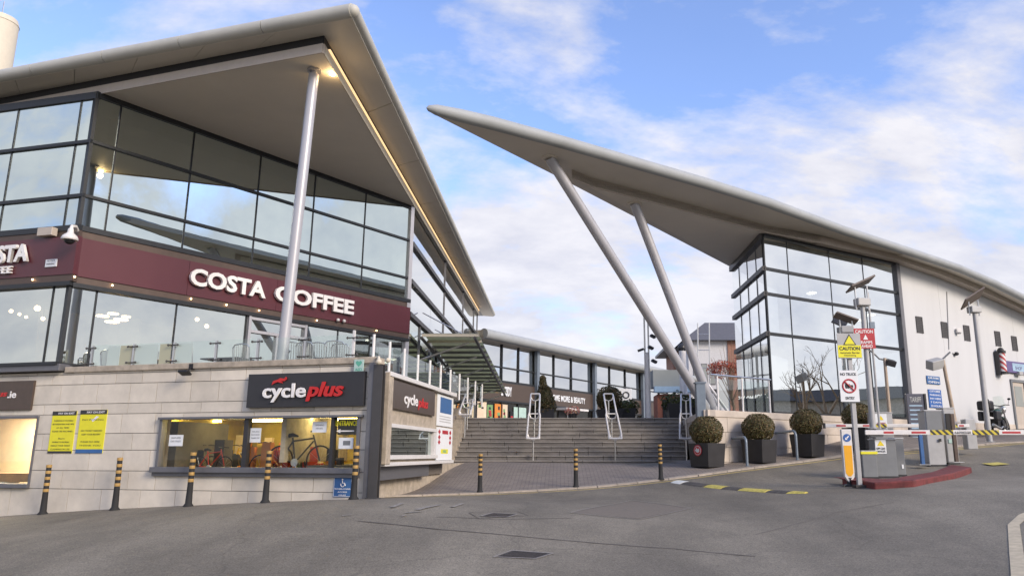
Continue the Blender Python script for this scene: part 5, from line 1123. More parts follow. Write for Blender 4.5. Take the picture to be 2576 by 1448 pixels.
# island with barrier equipment
isl=[G(*q) for q in ((2166,1224),(2200,1230),(2300,1224),(2400,1204),(2445,1188))]
back_=[Vector((q.x-.1,q.y+.85,0)) for q in isl[::-1]]
ring_=[(q.x,q.y) for q in isl]+[(q.x,q.y) for q in back_]
m=MB(); m.prism(ring_,[gz(*q)-.1 for q in ring_],[gz(*q)+.14 for q in ring_]); m.build('kerb_island','red_kerb',loc=(isl[0].x+1,isl[0].y+.5,1),label='long low red-painted concrete island carrying the barrier machines',cat='traffic island',bevel=.03)
def on_island(px,py): return G(px,py,.14)
FI=Fr((0,0),(1,0))
def cabinet(name,px0,px1,pyb,pyt,label,mm='grey_cab',depth=.35,cat='cabinet',off=.14,rz=None,cap='grey_cab_light'):
    b=G((px0+px1)/2,pyb); y=b.y; w_=(px1-px0)*y/1947*1.0; z0=b.z; z1=at_Y((px0+px1)/2,pyt,y).z; cx_=b.x
    t=thing(name,(cx_,y+depth/2,z0),label,cat); rz=rz if rz is not None else 0
    MB().box((cx_,y+depth/2,(z0+z1-.04)/2),(w_*.94,depth,z1-.04-z0),rz).build('housing',mm,t,bevel=.02)
    MB().box((cx_,y+depth/2,z1-.02),(w_*1.0,depth*1.05,.04),rz).build('cap',cap,t,bevel=.01)
    MB().box((cx_,y+depth/2,z0+.02),(w_*1.0,depth*1.05,.06),rz).build('plinth','charcoal',t)
    return t,cx_,y,w_,z0,z1
def front(c,y,z,w_,h_,mm,par,name,d=.004): return MB().box((c,y-d/2,z),(w_,d,h_)).build(name,mm,par)
t,c,y,w_,z0,z1=cabinet('barrier_housing',2205,2263,1202,1102,'grey boom barrier housing with a warning sticker on the red island, under the front boom','grey_cab')
FF=Fr((c,y),(1,0)); a=c
front(c-w_*.2,y-.004,z1-.2,.27,.34,'paper',t,'warning_sticker'); MB().add([(c-w_*.2-.09,y-.012,z1-.18),(c-w_*.2+.09,y-.012,z1-.18),(c-w_*.2,y-.012,z1-.05)],[(0,1,2)]).build('warning_triangle','yellow',t)
text('DANGER',FF,-w_*.2-.11,-w_*.2+.11,z1-.34,z1-.29,.013,'charcoal',t); text('KEEP CLEAR',FF,-w_*.2-.11,-w_*.2+.11,z1-.27,z1-.22,.013,'charcoal',t)
t,c,y,w_,z0,z1=cabinet('bin',2172,2212,1204,1132,'low grey box with a yellow lid band at the left end of the red island','grey_cab',.34,'box')
MB().box((c,y+.17,z1-.06),(w_*1.03,.37,.06)).build('yellow_band','posteryellow',t)
t,c,y,w_,z0,z1=cabinet('equipment_cabinet',2258,2282,1198,1100,'narrow pale grey cabinet right of the barrier housing','grey_cab',.4)
front(c+.03,y-.01,z0+.25,.05,.1,'paper',t,'label_plate')
t,c,y,w_,z0,z1=cabinet('ticket_machine',2338,2384,1173,1030,'tall grey ticket machine with darker upper door on the red island','grey_cab_light',.45)
front(c,y-.01,(z1+z1-.6)/2-.05,w_*.85,.62,'grey_cab',t,'upper_door',.02); front(c+w_*.2,y-.03,z1-.85,.08,.08,'black',t,'card_slot',.01)
t,c,y,w_,z0,z1=cabinet('ticket_machine',2386,2416,1168,1024,'slim pale ticket machine with a dark display, right of the tall grey one','grey_cab_light',.4)
front(c-.05,y-.01,z1-.4,.14,.45,'black',t,'display',.02); front(c+.08,y-.012,z1-.62,.05,.09,'grey_cab',t,'keypad',.008); front(c,y-.01,z1-.95,.2,.12,'greenwhite',t,'sticker',.01)
t,c,y,w_,z0,z1=cabinet('equipment_cabinet',2205,2256,1150,1036,'pale grey cabinet with a white instruction sticker behind the front boom','grey_cab_light',.5)
front(c-w_*.12,y-.01,z1-.33,.36,.56,'paper',t,'instruction_sticker'); FF=Fr((c,y),(1,0)); MB().add([(c-w_*.12-.08,y-.02,z1-.24),(c-w_*.12+.08,y-.02,z1-.24),(c-w_*.12,y-.02,z1-.10)],[(0,1,2)]).build('warning_triangle','yellow',t); text('NO ENTRY',FF,-w_*.12-.13,-w_*.12+.13,z1-.38,z1-.31,.02,'signred',t); text('EXIT ONLY',FF,-w_*.12-.13,-w_*.12+.13,z1-.5,z1-.43,.02,'charcoal',t)
for px,pyb,pyt,lb,mm in ((2323,1178,1085,'dark blue slim guard post left of the ticket machine','signblue'),(2408,1172,1040,'thin brown metal post right of the ticket machines','brown_trim')):
    b=G(px,pyb,.1); z1=at_Y(px,pyt,b.y).z; t=thing('guard_post',b,lb,'post'); MB().box((b.x,b.y,(b.z+z1)/2),(.09,.09,z1-b.z)).build('shaft',mm,t); MB().box((b.x,b.y,b.z+.01),(.3,.26,.02)).build('foot_plate','steel',t)
# information totem
b=G(2310,1100); t=thing('tariff_totem',b,'dark slate information totem with pale printed lines between glass building and ticket machine','totem'); zt_=at_Y(2308,990,b.y).z; zb_=b.z
MB().box((b.x,b.y,(zb_+zt_)/2),(.62,.14,zt_-zb_)).build('panel','slate_blue',t,bevel=.01); FF=Fr((b.x,b.y-.07),(1,0))
MB().box((b.x+.35,b.y,(zb_+zt_)/2),(.07,.2,zt_-zb_)).build('side_post','charcoal',t)
m=MB()
text('TARIFF',FF,-.2,.2,zt_-.3,zt_-.12,.005,'interior_pale',t)
for k in range(8): m.fb(FF,-.24,.24-random.uniform(0,.2),zt_-.45-k*.16,zt_-.40-k*.16,.001,.006)
m.build('printed_lines','paleblue',t)
# boom barriers
stripemat('hazard',(.62,.50,.04),(.03,.03,.03),.16,diag=1.0,axis=0)
def boom(pa,pb,Ya,label,parts,h=.10):
    a=at_Y(*pa,Ya); b=at_Y(*pb,Ya); z=a.z; t=thing('boom_barrier',(a.x,Ya,z-.05),label,'barrier'); 
    MB().box(((a.x+b.x)/2,Ya,z),(b.x-a.x,.045,h)).build('boom_arm','white_metal',t,bevel=.01)
    for p0,p1,mm,hh in parts:
        x0=at_Y(p0,pa[1],Ya).x; x1=at_Y(p1,pa[1],Ya).x; MB().box(((x0+x1)/2,Ya,z),(x1-x0,.052,h*hh)).build('hazard_panel' if mm=='hazard' else 'red_marker',mm,t)
    return t,a,b
yb=G(2205,1205).y+.1
t,a,b=boom((2176,1087),(2640,1087),yb,'long front boom barrier arm, white with red markers and yellow-black chevrons',[(2222,2247,'signred',.45),(2292,2328,'signred',.45),(2325+14,2397,'hazard',1.02),(2445,2512,'hazard',1.02),(2520,2566,'signred',.45),(2600,2636,'signred',.45)],.115)
m=MB(); Fb=Fr((0,yb-.03),(1,0)); text('A-A-P-NO2-0/A',Fb,at_Y(2400,1087,yb).x,at_Y(2441,1087,yb).x,a.z-.035,a.z+.03,.002,'charcoal',t)
MB().box((a.x+.30,yb+.12,a.z-.03),(.34,.2,.16)).build('pivot','grey_cab',t,bevel=.02)
t,a,b=boom((2072,1070),(2438,1070),yb+4.2,'farther boom barrier arm behind the no truck sign post',[(2103,2127,'signred',.5),(2170,2186,'signred',.5),(2190,2230,'hazard',1.02),(2300+80,2408,'hazard',1.02),(2412,2424,'signred',.5)],.10)
MB().box((a.x+.02,yb+4.2,a.z),(.05,.08,.16)).build('end_cap','charcoal',t)
MB().box((b.x+.05,yb+4.35,a.z-.25),(.30,.3,.9)).build('pivot_housing','grey_cab_light',t,bevel=.02)
# keep-left bollard
b=G(2138,1222); Y=b.y; t=thing('traffic_bollard',b,'yellow and white traffic bollard with blue arrow disc in front of red island','traffic bollard')
FK=Fr((b.x,Y),(1,0)); zt_=at_Y(2136,1079,Y).z; zb_=at_Y(2136,1212,Y).z; hw=.115
def fpoly(fr,pts,d0,d1):
    n=len(pts); m=MB(); m.add([fr.P(a,c,d1) for a,c in pts]+[fr.P(a,c,d0) for a,c in pts],[tuple(range(n)),tuple(range(2*n-1,n-1,-1))]+[(i,n+i,n+(i+1)%n,(i+1)%n) for i in range(n)]); return m
fpoly(FK,[(-hw,zt_-.01),(-hw*.95,zb_+.12),(-.03,zb_-.0),(.03,zb_),(hw*.95,zb_+.12),(hw,zt_-.01),(hw*.9,zt_),(-hw*.9,zt_)][::1],-.05,.05).build('body','white_metal',t,bevel=.008)
fpoly(FK,[(-hw*.78,zt_-.36),(-hw*.74,zb_+.2),(-.03,zb_+.13),(.03,zb_+.13),(hw*.74,zb_+.2),(hw*.78,zt_-.36)],.051,.056).build('yellow_panel','amber',t)
zc=zt_-.19; MB().cyl(FK.P(0,zc,.05),FK.P(0,zc,.058),.088,n=24).build('blue_disc','blue',t)
m=MB(); m.add([FK.P(-.045,zc-.045,.061),FK.P(.01,zc-.04,.061),FK.P(-.04,zc+.01,.061)],[(0,1,2)]); m.add([FK.P(-.02,zc+.0,.061),FK.P(.0,zc-.02,.061),FK.P(.05,zc+.03,.061),FK.P(.03,zc+.05,.061)],[(0,1,2,3)]); m.build('arrow','white_letter',t)
MB().lathe((b.x,Y,b.z),[(.16,0),(.15,.03),(.06,.05),(.05,.14)],16).build('foot','black',t,smooth=True); MB().add([FK.P(-.04,zb_+.10,.058),FK.P(0,zb_+.03,.058),FK.P(.04,zb_+.10,.058)],[(0,1,2)]).build('black_tip','charcoal',t)
# sign post with three signs
b=G(2163,1226); Y=b.y; t=thing('sign_post',b,'square grey post carrying the caution and no truck entry signs','post')
top=at_Y(2152,860,Y).z; MB().box((b.x,Y,(b.z+top)/2),(.095,.095,top-b.z)).build('shaft','grey_cab_light',t,bevel=.008); MB().box((b.x,Y,b.z+.03),(.24,.24,.06)).build('base','iron',t)
SP=Fr((b.x,Y-.06),(1,0))
def wsign(name,pa,pb,mm,label,d=0): s0,z1=SP.W(*pa,d); s1,z0=SP.W(*pb,d); t=thing(name,SP.P((s0+s1)/2,z0,d),label,'sign'); MB().fb(SP,s0,s1,z0,z1,d,d+.012).build('panel',mm,t,bevel=.004); return t,s0,s1,z0,z1
t,s0,s1,z0,z1=wsign('no_truck_sign',(2109,931),(2163,1010),'paper','white NO TRUCK ENTRY sign with a crossed-out truck in a red ring',.02)
w_=s1-s0;h_=z1-z0;D_=.033
text('NO TRUCK',SP,s0+w_*.07,s1-w_*.07,z1-h_*.17,z1-h_*.08,D_,'charcoal',t,'lettering',.003,.03); text('ENTRY',SP,s0+w_*.26,s1-w_*.26,z0+h_*.07,z0+h_*.16,D_,'charcoal',t,'lettering',.003,.03)
cxs,czs=(s0+s1)/2,(z0+z1)/2-.0; rr=w_*.34
MB().tube([SP.P(cxs+rr*math.cos(q),czs+rr*math.sin(q),D_) for q in [2*math.pi*i/32 for i in range(32)]],.018,8,0,True).build('red_ring','signred',t)
m=MB(); k=rr/.2
m.fb(SP,cxs-.13*k,cxs+.02*k,czs-.045*k,czs+.06*k,D_-.001,D_+.004); m.fb(SP,cxs+.03*k,cxs+.12*k,czs-.045*k,czs+.03*k,D_-.001,D_+.004)
for q in (-.09,-.03,.08): m.cyl(SP.P(cxs+q*k,czs-.055*k,D_-.001),SP.P(cxs+q*k,czs-.055*k,D_+.006),.024*k,n=12)
m.build('truck_symbol','charcoal',t)
MB().cyl(SP.P(cxs-rr*.7,czs+rr*.7,D_+.012),SP.P(cxs+rr*.7,czs-rr*.7,D_+.012),.014,n=8).build('red_bar','signred',t)
t,s0,s1,z0,z1=wsign('caution_sign',(2104,838),(2168,901),'grey_cab_light','yellow and white CAUTION sign with a warning triangle, above the no truck sign',.02)
w_=s1-s0;h_=z1-z0
MB().fb(SP,s0,s1,z0+.02,z0+h_*.52,.033,.038).build('yellow_field','posteryellow',t); fpoly(SP,[(s0+w_*.24,z0+h_*.53),(s0+w_*.80,z0+h_*.53),(s0+w_*.52,z0+h_*.97)],.033,.038).build('triangle_border','charcoal',t); fpoly(SP,[(s0+w_*.30,z0+h_*.56),(s0+w_*.74,z0+h_*.56),(s0+w_*.52,z0+h_*.90)],.038,.041).build('triangle','posteryellow',t)
text('CAUTION',SP,s0+w_*.06,s1-w_*.06,z0+h_*.32,z0+h_*.46,.039,'charcoal',t,'lettering',.003,.03); text('Automatic Barrier',SP,s0+w_*.08,s1-w_*.08,z0+h_*.19,z0+h_*.26,.039,'brown_trim',t); text('Operating',SP,s0+w_*.25,s1-w_*.25,z0+h_*.08,z0+h_*.15,.039,'brown_trim',t)
for x_ in (s0+.08,s1-.1): MB().fb(SP,x_,x_+.02,z0-.16,z0,-.01,.0).build('bracket','steel',t)
# red ramps sign behind, on the solar lamp pole
# solar lamp posts
def lamp_post(pb,pt,ptop,H_r,label,panel=(1.25,.62),tilt=25,rz=0.0,twin=True,Y=None,tx=-16):
    b=G(*pb) if Y is None else at_Y(*pb,Y); Y=b.y; tz=at_Y(*pt,Y); zt_=tz.z; x_=b.x; t=thing('solar_lamp_post',b,label,'lamp post','solar lamp posts by the car park')
    MB().cyl((x_,Y,b.z),(x_,Y,zt_),H_r,H_r*.75,16).build('pole','grey_cab_light' if twin else 'column_paint',t,smooth=True); MB().lathe((x_,Y,b.z),[(.2,0),(.2,.03),(.1,.05)],14).build('base_plate','steel',t)
    top=at_Y(*ptop,Y).z
    MB().box((x_,Y,zt_+.12),(.42,.3,.24),rz).build('battery_box','grey_cab_light',t,bevel=.03)
    for q in (-.2,.2): p=Vector((x_+q*math.cos(rz),Y+q*math.sin(rz),0)); MB().cyl((p.x,p.y,zt_-.1),(p.x,p.y,top-.05),.025,n=8).build('strut','steel',t)
    o=MB().box((x_,Y,top),(panel[0],panel[1],.05),rz,ry=R(-tilt),rx=R(tx)).build('solar_panel','solar',t)
    return t,b,x_,Y
t1,b1,x1,Y1=lamp_post((2196,1078),(2168,770),(2168,714),.09,'tall solar lamp post behind the caution signs, with two slender poles',(.86,.5),24,R(10),Y=22.5)
MB().cyl((x1+.22,Y1+.05,b1.z),(x1+.22,Y1+.05,at_Y(2186,735,Y1).z),.035,n=8).build('second_pole','grey_cab_light',t1)
MB().box((x1+.24,Y1,at_Y(2182,818,Y1).z),(.14,.1,.2)).build('small_box','blue_steel',t1)
lamp_post((2490,1112),(2447,787),(2447,750),.10,'tall solar lamp post in front of the white wall, left of the motorbike',(1.0,.6),30,R(12),Y=27.5,tx=-34)
lamp_post((2150,1075),(2142,838),(2142,800),.06,'lower solar lamp behind the caution sign, partly hidden by it',(.75,.4),-22,R(-5),twin=False,Y=25)
RS=Fr((x1,Y1-.11),(1,0)); s0,z1=RS.W(2147,826); s1,z0=RS.W(2203,876)
t=thing('ramps_sign',RS.P((s0+s1)/2,z0,0),'dark red CAUTION RAMPS AHEAD sign partly hidden behind the yellow caution sign','sign'); w_=s1-s0;h_=z1-z0
MB().fb(RS,s0,s1,z0,z1,0,.015).build('panel','signred',t); text('CAUTION',RS,s0+w_*.06,s1-w_*.08,z1-h_*.24,z1-h_*.07,.016,'white_letter',t,'lettering',.003,.02); fpoly(RS,[(s0+w_*.42,z1-h_*.56),(s0+w_*.66,z1-h_*.56),(s0+w_*.54,z1-h_*.3)],.016,.02).build('triangle','white_letter',t)
text('RAMPS',RS,s0+w_*.3,s1-w_*.15,z0+h_*.23,z0+h_*.38,.016,'white_letter',t,'lettering',.003,.02); text('AHEAD',RS,s0+w_*.3,s1-w_*.15,z0+h_*.04,z0+h_*.19,.016,'white_letter',t,'lettering',.003,.02)
# floodlight posts
def flood(pb,pt,arm,head,label,mm,r,Y,hs=(.5,.3,.28),rot=(0,0)):
    b=at_Y(*pb,Y); zt_=at_Y(*pt,Y); t=thing('floodlight_post',(zt_.x,Y,b.z),label,'floodlight'); MB().cyl((b.x,Y,b.z),zt_,r,r*.8,12).build('post',mm,t,smooth=True)
    MB().tube([at_Y(*q,Y) for q in arm],.03,8).build('arm','grey_cab',t,smooth=True); h=at_Y(*head,Y)
    MB().box(h,hs,rot[1],ry=R(rot[0]),rx=R(20)).build('lamp_head','grey_cab_light' if rot[0]<0 else 'charcoal',t,bevel=.02)
flood((2240,1065),(2225,900),[(2188,880),(2200,890),(2212,902),(2228,905),(2242,907)],(2240,912),'thin tan post with arched arm and small dark floodlight before the glass wall','tan_post',.06,24.5,(.3,.25,.2),(15,0))
flood((2402,1060),(2372,905),[(2352,916),(2362,908),(2372,902),(2390,885)],(2352,915),'leaning tan post with a boxy pale floodlight in front of the white wall','tan_post',.07,26,(.52,.32,.32),(-14,.3))
# ================================================================ CAFE TERRACE FURNITURE
def chair_proto():
    t=thing('terrace_chair',(0,0,0),'','chair','slatted metal chairs on the cafe terrace')
    for sx_ in (-1,1):
        MB().tube([(sx_*.2,.2,0),(sx_*.19,.19,.44),(sx_*.2,.25,.86)],.013,6).build('leg','steel',t,smooth=True); MB().tube([(sx_*.2,-.2,0),(sx_*.19,-.19,.44)],.013,6).build('leg','steel',t,smooth=True)
    m=MB()
    for k in range(6): m.box((0,-.17+k*.07,.45),(.4,.05,.012))
    m.box((-.19,0,.445),(.02,.4,.02)); m.box((.19,0,.445),(.02,.4,.02)); m.build('seat','steel',t)
    m=MB(); m.tube([(-.2,.25,.84),(-.15,.26,.90),(0,.265,.92),(.15,.26,.90),(.2,.25,.84)],.013,6)
    for k in range(-3,4): m.cyl((k*.05,.2,.47),(k*.05,.262,.905-abs(k)*.012),.008,n=5)
    m.build('backrest','steel',t,smooth=True); return t
cp_=chair_proto()
def terr(px,d): s=FW.s(px,880,-d); p=FW.P(s,2.95,-d); return p
chairs=[(295,.8,2.6,'terrace chair standing nearest the dark ladder rack by the cafe corner'),(378,.75,3.5,'terrace chair behind the white film between the second and third railing posts'),(500,.8,2.5,'terrace chair left of the dark table, with its back to the railing'),(625,.7,2.9,'terrace chair with its slatted back standing high at the right end of the dark table'),(738,.7,3.3,'terrace chair just right of the round roof column'),(782,.75,2.9,'first of three terrace chairs in a row left of the white railing post'),(808,.9,3.1,'second of three terrace chairs in a row left of the white railing post'),(842,.75,3.4,'third terrace chair of the row, nearest the white railing post'),(868,1.2,3.0,'terrace chair half hidden by the white railing post at the terrace corner')]
for i,(px,d,a,lb) in enumerate(chairs):
    o=cp_ if i==0 else dup(cp_); o.location=terr(px,d); o.rotation_euler=(0,0,a); o['label']=lb; o.scale=(1.05,1.05,1.12)
def table(px,d,w_,lb,mm='charcoal'):
    p=terr(px,d); t=thing('terrace_table',p,lb,'table'); MB().box((p.x,p.y,p.z+.76),(w_,.6,.03),-.25).build('table_top',mm,t,bevel=.005); MB().cyl((p.x,p.y,p.z+.03),(p.x,p.y,p.z+.745),.03,n=10).build('pedestal','charcoal',t); MB().box((p.x,p.y,p.z+.015),(.4,.4,.03),-.25).build('foot','charcoal',t)
table(575,.95,1.0,'long dark cafe table on the terrace left of the roof column'); table(415,.9,.8,'brown-topped cafe table low behind the second glass panel','wood'); table(820,1.5,1.1,'dark cafe table behind the row of terrace chairs')
p=terr(222,.55); t=thing('folding_rack',p,'black folded ladder-like rack standing at the left end of the cafe terrace','rack')
for q in (-.07,.07): MB().cyl((p.x+q,p.y,p.z),(p.x+q,p.y+.05,p.z+1.15),.018,n=6).build('side_rail','black',t)
m=MB()
for k in range(7): m.box((p.x,p.y+.02,p.z+.15+k*.15),(.15,.02,.05))
m.build('rungs','black',t)
t=thing('corner_spotlight',FW.P(.15,3.45,.1),'small pale twin spotlight on the coping above the steel corner post','light'); MB().tube([FW.P(.0,3.5,.0),FW.P(.1,3.5,.12),FW.P(.15,3.42,.2)],.03,8).build('arm','cream_tower',t); MB().sphere(FW.P(.16,3.40,.22),.06).build('lamp_head','cream_tower',t); MB().sphere(FW.P(.3,3.44,.1),.05).build('lamp_head','cream_tower',t)
s,z=FA.W(856,806,.16); t=thing('twin_camera',FA.P(s,z,.16),'pair of small white cameras under the right end of the maroon fascia lettering','camera')
for q in (-.12,.12): MB().sphere(FA.P(s+q,z,.2),.055).build('camera_head','white_metal',t)
# ================================================================ UPPER PLAZA
def mast(px,pyt,Y,r,label):
    b=at_Y(px,1045,Y); tt=at_Y(px-4,pyt,Y); t=thing('light_mast',(b.x,Y,2.96),label,'mast'); z2=2.96+(tt.z-2.96)*.58
    MB().cyl((b.x,Y,2.96),(b.x,Y,z2),r,r*.85,14).build('lower_shaft','white_metal',t,smooth=True)
    for q in (-.6,.6): MB().cyl((b.x+q*r,Y,z2-.4),(b.x+q*r,Y,tt.z*(1 if q<0 else .93)),r*.28,n=8).build('upper_tube','steel',t)
    for f,dx in ((.60,-.2),(.62,.12),(.72,.2),(.5,.22)):
        z=2.96+(tt.z-2.96)*f; MB().box((b.x+dx*1.3,Y-.1,z),(.22,.18,.10),.3,ry=R(25 if dx>0 else -20)).build('spotlight','charcoal',t)
    return t
mast(1631,768,31.5,.13,'pale lighting mast with spotlights on the top step, right of the second handrail')
def mast2(px,pyt,Y,r,label):
    b=at_Y(px,1045,Y); z1=at_Y(px,pyt,Y).z; t=thing('light_mast',(b.x,Y,2.96),label,'mast'); MB().cyl((b.x,Y,2.96),(b.x,Y,z1),r,r*.9,14).build('shaft','white_metal',t,smooth=True); MB().sphere((b.x,Y,z1),r*1.2).build('lamp_head','charcoal',t)
mast2(1722,875,42,.22,'plain white mast farther back, just left of the leaning struts')
def terrace_plant(px,Y,kind,label,h=1.1,r=.5):
    b=at_Y(px,1045,Y); c=Vector((b.x,Y,2.97)); t=thing('planter_shrub',c,label,'planter')
    if kind!='cone': MB().add([],[]).hexa([c+Vector(q) for q in ((-r*.8,-r*.8,0),(r*.8,-r*.8,0),(r*.8,r*.8,0),(-r*.8,r*.8,0),(-r,-r,h*.55),(r,-r,h*.55),(r,r,h*.55),(-r,r,h*.55))]).build('planter_box','planter',t,bevel=.01)
    if kind=='ball': leaf_ball(c+Vector((0,0,h*.55+r*.8)),r*1.0,2600,.05).build('foliage','box_leaf',t); MB().sphere(c+Vector((0,0,h*.55+r*.8)),r*.78).build('core','soil',t)
    if kind=='cone':
        MB().hexa([c+Vector(q) for q in ((-r*.8,-r*.8,0),(r*.8,-r*.8,0),(r*.8,r*.8,0),(-r*.8,r*.8,0),(-r*.85,-r*.85,.5),(r*.85,-r*.85,.5),(r*.85,r*.85,.5),(-r*.85,r*.85,.5))]).build('planter_box','planter',t); m=MB()
        for k in range(9): q=k/8; leaf_ball(c+Vector((0,0,.6+q*h)),r*(1-.75*q)+.06,330,.05,mb=m)
        m.build('foliage','box_leaf',t); MB().cyl(c+Vector((0,0,.5)),c+Vector((0,0,.5+h)),r*.7,.05,12).build('core','soil',t)
    if kind=='bush': leaf_ball(c+Vector((0,0,h*.6)),r,1500,.06,(1.3,1,.8),.25).build('foliage','green_leaf',t)
terrace_plant(1376,33,'cone','shorter cone-shaped brownish shrub at the top of the steps, right of first handrail',.75,.36)
terrace_plant(1365,36,'cone','taller cone shrub half behind the first handrail',1.5,.36)
terrace_plant(1533,32.5,'ball','large ball shrub in a dark planter behind the second handrail',.8,.56)
terrace_plant(1576,33.5,'bush','low green bush behind the steps, just right of the second handrail',1.0,.4)
terrace_plant(1708,33,'bush','leafy green bush at the top right of the steps behind the right handrail',1.3,.55)
terrace_plant(1735,34,'box','dark empty planter box near the square post at the top right of the steps',1.8,.6)
b=at_Y(1441,1046,31.5); t=thing('flower_pot',(b.x,31.5,2.97),'small pot of red and yellow flowers on the top step','flower pot'); MB().lathe((b.x,31.5,2.97),[(.14,0),(.2,.25)],12).build('pot','planter',t)
leaf_ball((b.x,31.5,3.32),.26,420,.04,(1.2,1,.7),.2).build('flowers','flower_petal',t)
# ================================================================ BACKGROUND BUILDINGS
HB=thing('background_house',(16,86,3),'slate roofed white and red brick building far behind, between struts and glass corner','building')
FH=Fr((14.6,86),(1,0)); 
MB().prism([(14.6,86),(20.5,86),(20.5,96),(14.6,96)],2,14.2).build('walls','white_wall_far',HB)
MB().fb(FH,4.5,6,2,14.3,.01,.12).build('brick_bay','brick_red',HB)
m=MB(); m.add([(13.9,85.2,14.2),(21,85.2,14.2),(21,97,14.2),(13.9,97,14.2),(17.4,90,17.0),(21,90,17.0)],[(0,1,5,4),(0,4,3),(3,4,5,2),(0,3,2,1),(1,2,5)]); m.build('roof','roof_slate',HB)
for k in range(3):
    w0=.5+k*.9; f=MB().fb(FH,w0,w0+.7,9.2,11.6,.01,.05).build('window','grey_frame',HB); MB().fb(FH,w0+.08,w0+.62,9.3,11.5,.051,.07).build('pane','interior_blind',f)
MB().fb(FH,.0,3.1,8.3,8.7,.01,.3).fb(FH,.0,3.1,5.8,6.0,.01,.3).build('dark_band','charcoal',HB)
HB2=thing('brick_building',(14,92,3),'narrow red brick block with a thin flat canopy roof behind the long glass building','building')
a=at_Y(1693,900,92).x; b=at_Y(1738,900,92).x; zt2=at_Y(1700,884,92).z
MB().prism([(a,92),(b+2,92),(b+2,98),(a,98)],2,zt2).build('walls','brick_red',HB2); MB().box(((a+b)/2+.4,95,zt2+.15),(b-a+3.4,8,.3)).build('flat_roof','grey_frame',HB2)
t=thing('scaffold_frame',at_Y(1775,1000,60),'thin grey ladder-like antenna frame rising behind the struts','frame')
for px in (1757,1786): q0=at_Y(px,1000,60);q1=at_Y(px-2,812,60); MB().cyl(q0,q1,.05,n=6).build('upright','steel',t)
m=MB()
for py in (840,880,925): m.cyl(at_Y(1757,py,60),at_Y(1786,py,60),.035,n=6)
m.build('rungs','steel',t)
c=at_Y(1838,925,50); t=thing('red_tree',(c.x,50,2.96),'small tree with red and orange leaves beside the glass corner','tree')
MB().tube([(c.x,50,2.96),(c.x+.1,50,4.6),(c.x-.1,50,6)],[.12,.09,.05],8).build('trunk','bark',t,smooth=True)
m=MB()
for k in range(26):
    a=random.uniform(0,6.28); rr=random.uniform(.3,1.5); zq=random.uniform(-.6,1.9); m.cyl((c.x,50,4.6+random.uniform(0,1)),(c.x+rr*math.cos(a),50+rr*math.sin(a),c.z+zq),.025,.008,5)
m.build('branches','bark',t)
m=MB()
for k in range(9): leaf_ball((c.x+random.uniform(-1.1,.9),50+random.uniform(-.6,.6),c.z+random.uniform(-.6,.5)),random.uniform(.3,.55),170,.07,(1,1,.8),.3,mb=m)
m.build('crown','red_leaf',t)
t=thing('wooden_shopfront',at_Y(1700,1040,46),'low reddish shop unit with pale blue band behind the top right steps','shop unit')
a=at_Y(1655,1040,46).x; b=at_Y(1735,1040,46).x; Fw=Fr((a,46),(1,0)); MB().fb(Fw,0,b-a,2.97,5.1,-2,0).build('walls','brick_wall_red',t); MB().fb(Fw,-.2,b-a+.2,5.2,5.55,-.2,.35).build('blue_band','paleblue',t); MB().fb(Fw,-.2,b-a+.1,5.56,6.6,-2,-.3).build('glass_upper','interior_blind',t); MB().fb(Fw,.3,1.2,3.0,4.8,.01,.04).build('door','black',t)
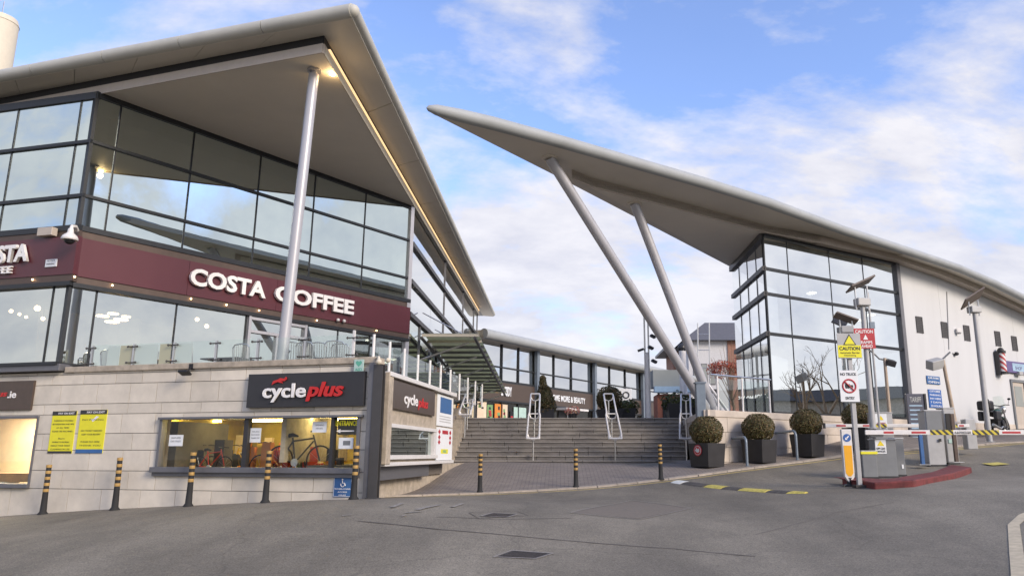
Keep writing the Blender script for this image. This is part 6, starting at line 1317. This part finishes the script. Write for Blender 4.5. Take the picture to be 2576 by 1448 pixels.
# ================================================================ MOTORBIKE
def motorbike(base,rz,label):
    t=thing('motorbike',(0,0,0),label,'motorbike')
    for cx_ in (-.72,.72):
        wr=MB().ring((cx_,0,.31),.25,.065,'y',24,0,8).build('wheel','tyre',t,smooth=True); m=MB()
        for k in range(6): a=k*math.pi/3; m.cyl((cx_,0,.31),(cx_+.22*math.cos(a),0,.31+.22*math.sin(a)),.016,n=5)
        m.cyl((cx_,-.07,.31),(cx_,.07,.31),.06,n=12); m.ring((cx_,.06,.31),.13,.012,'y',18); m.build('rim','steel',wr)
    MB().tube([(.72,.09,.31),(.55,.09,.75),(.45,.09,1.02)],.028,8).tube([(.72,-.09,.31),(.55,-.09,.75),(.45,-.09,1.02)],.028,8).build('fork','steel',t,smooth=True)
    MB().sphere((.12,0,.84),.25,(1.15,.62,.6),16,10).build('tank','moto_green',t,smooth=True)
    MB().tube([(-.75,0,.86),(-.5,0,.82),(-.2,0,.78),(.0,0,.8)],[.08,.13,.12,.07],10).build('seat','black',t,smooth=True)
    m=MB(); m.box((.0,0,.45),(.42,.26,.32)); m.cyl((.12,-.2,.46),(.12,.2,.46),.11,n=14); m.cyl((.2,0,.5),(.2,0,.72),.09,n=12); m.build('engine','charcoal',t,bevel=.01)
    m=MB(); m.tube([(.45,0,.95),(.2,0,.7),(.2,0,.35),(-.3,0,.35),(-.72,0,.31)],.025,8); m.tube([(.4,0,.85),(-.3,0,.7),(-.8,0,.8)],.025,8); m.build('frame','black',t,smooth=True)
    MB().tube([(.1,-.16,.35),(-.2,-.18,.25),(-.85,-.2,.38)],[.03,.045,.05],10).build('exhaust','steel',t,smooth=True)
    MB().box((-.82,0,1.05),(.42,.46,.34)).build('top_box','black',t,bevel=.07)
    for q in (-1,1): MB().box((-.55,q*.26,.70),(.42,.16,.34)).build('side_case','charcoal',t,bevel=.05)
    MB().sphere((.58,0,.95),.15,(.8,1,1),14,8).build('headlight','steel',t,smooth=True); MB().tube([(.3,-.38,1.1),(.42,-.2,1.12),(.45,0,1.08),(.42,.2,1.12),(.3,.38,1.1)],.016,8).build('handlebar','black',t,smooth=True)
    m=MB(); m.add([(.5,-.2,1.02),(.5,.2,1.02),(.34,.17,1.42),(.34,-.17,1.42),(.6,0,1.05),(.42,0,1.46)],[(0,4,5,3),(4,1,2,5)]); m.build('windscreen','glass_clear',t)
    for q in (-1,1): m=MB(); m.cyl((.42,q*.3,1.12),(.36,q*.36,1.3),.007,n=5); m.sphere((.36,q*.37,1.32),.06,(.4,1,.7),10,6); m.build('mirror','black',t)
    MB().tube([(.5,0,.66),(.72,0,.66),(.95,0,.56)],[.05,.07,.03],8).build('mudguard','moto_green',t,smooth=True); MB().cyl((-.1,.1,.35),(-.2,.32,.02),.015,n=6).build('stand','black',t)
    t.location=base; t.rotation_euler=(0,0,rz); t.scale=(1.12,)*3; return t
fz=FR.W(2512,1100,1.15); q=FR.P(fz[0],0,1.15); motorbike((q.x,q.y,gz(q.x,q.y)+.03),math.atan2(FR.u[1],FR.u[0])+.12,'dark green and black motorbike with a top box parked against the white wall')
# ================================================================ OPPOSITE SIDE (outside the frame, seen in the glass)
def bare_tree(x,y,h,label,seed):
    random.seed(seed); z=gz(x,y); t=thing('bare_tree',(x,y,z),label,'tree'); mt=MB(); mb_=MB()
    def br(p,d,L_,r,lv):
        q=p+d*L_; (mt if lv==0 else mb_).cyl(p,q,r,r*.7,7 if lv<3 else 4,cap=False)
        if lv<6:
            for k in range(2 if lv else 3):
                nd=(d+Vector((random.gauss(0,.42),random.gauss(0,.42),random.gauss(.05,.25)))).normalized(); br(q,nd,L_*random.uniform(.62,.85),r*.62,lv+1)
    br(Vector((x,y,z-.1)),Vector((0,0,1)),h*.26,.13,0); mt.build('trunk','bark',t,smooth=True); mb_.build('branches','bark',t)
bare_tree(22,26.0,5.6,'bare winter tree across the car park, mirrored in the glass corner',3); bare_tree(25.5,24.6,5.0,'second bare tree farther along the car park edge, mirrored in the glass',5)
t=thing('opposite_building',(60,10,2),'long low dark building across the car park, mirrored low in the glass','building')
MB().prism([(52,-30),(60,-30),(60,60),(52,60)],1,6.2).build('walls','stone_coping',t); MB().prism([(51.5,-31),(61,-31),(61,61),(51.5,61)],6.2,7.2).build('roof','roof_slate',t)
for k in range(14): MB().box((51.97,-26+k*6,4),(.1,3,1.8)).build('window','black',t)
random.seed(11); m=MB()
for k in range(40): leaf_ball((46+random.uniform(-1,1),-25+k*2,2.6+random.uniform(0,.6)),1.5,160,.16,(1,1,.8),.2,mb=m)
m.build('hedge','green_leaf',loc=(46,10,1.5),label='long green hedge across the car park, mirrored low in the glass',cat='hedge')
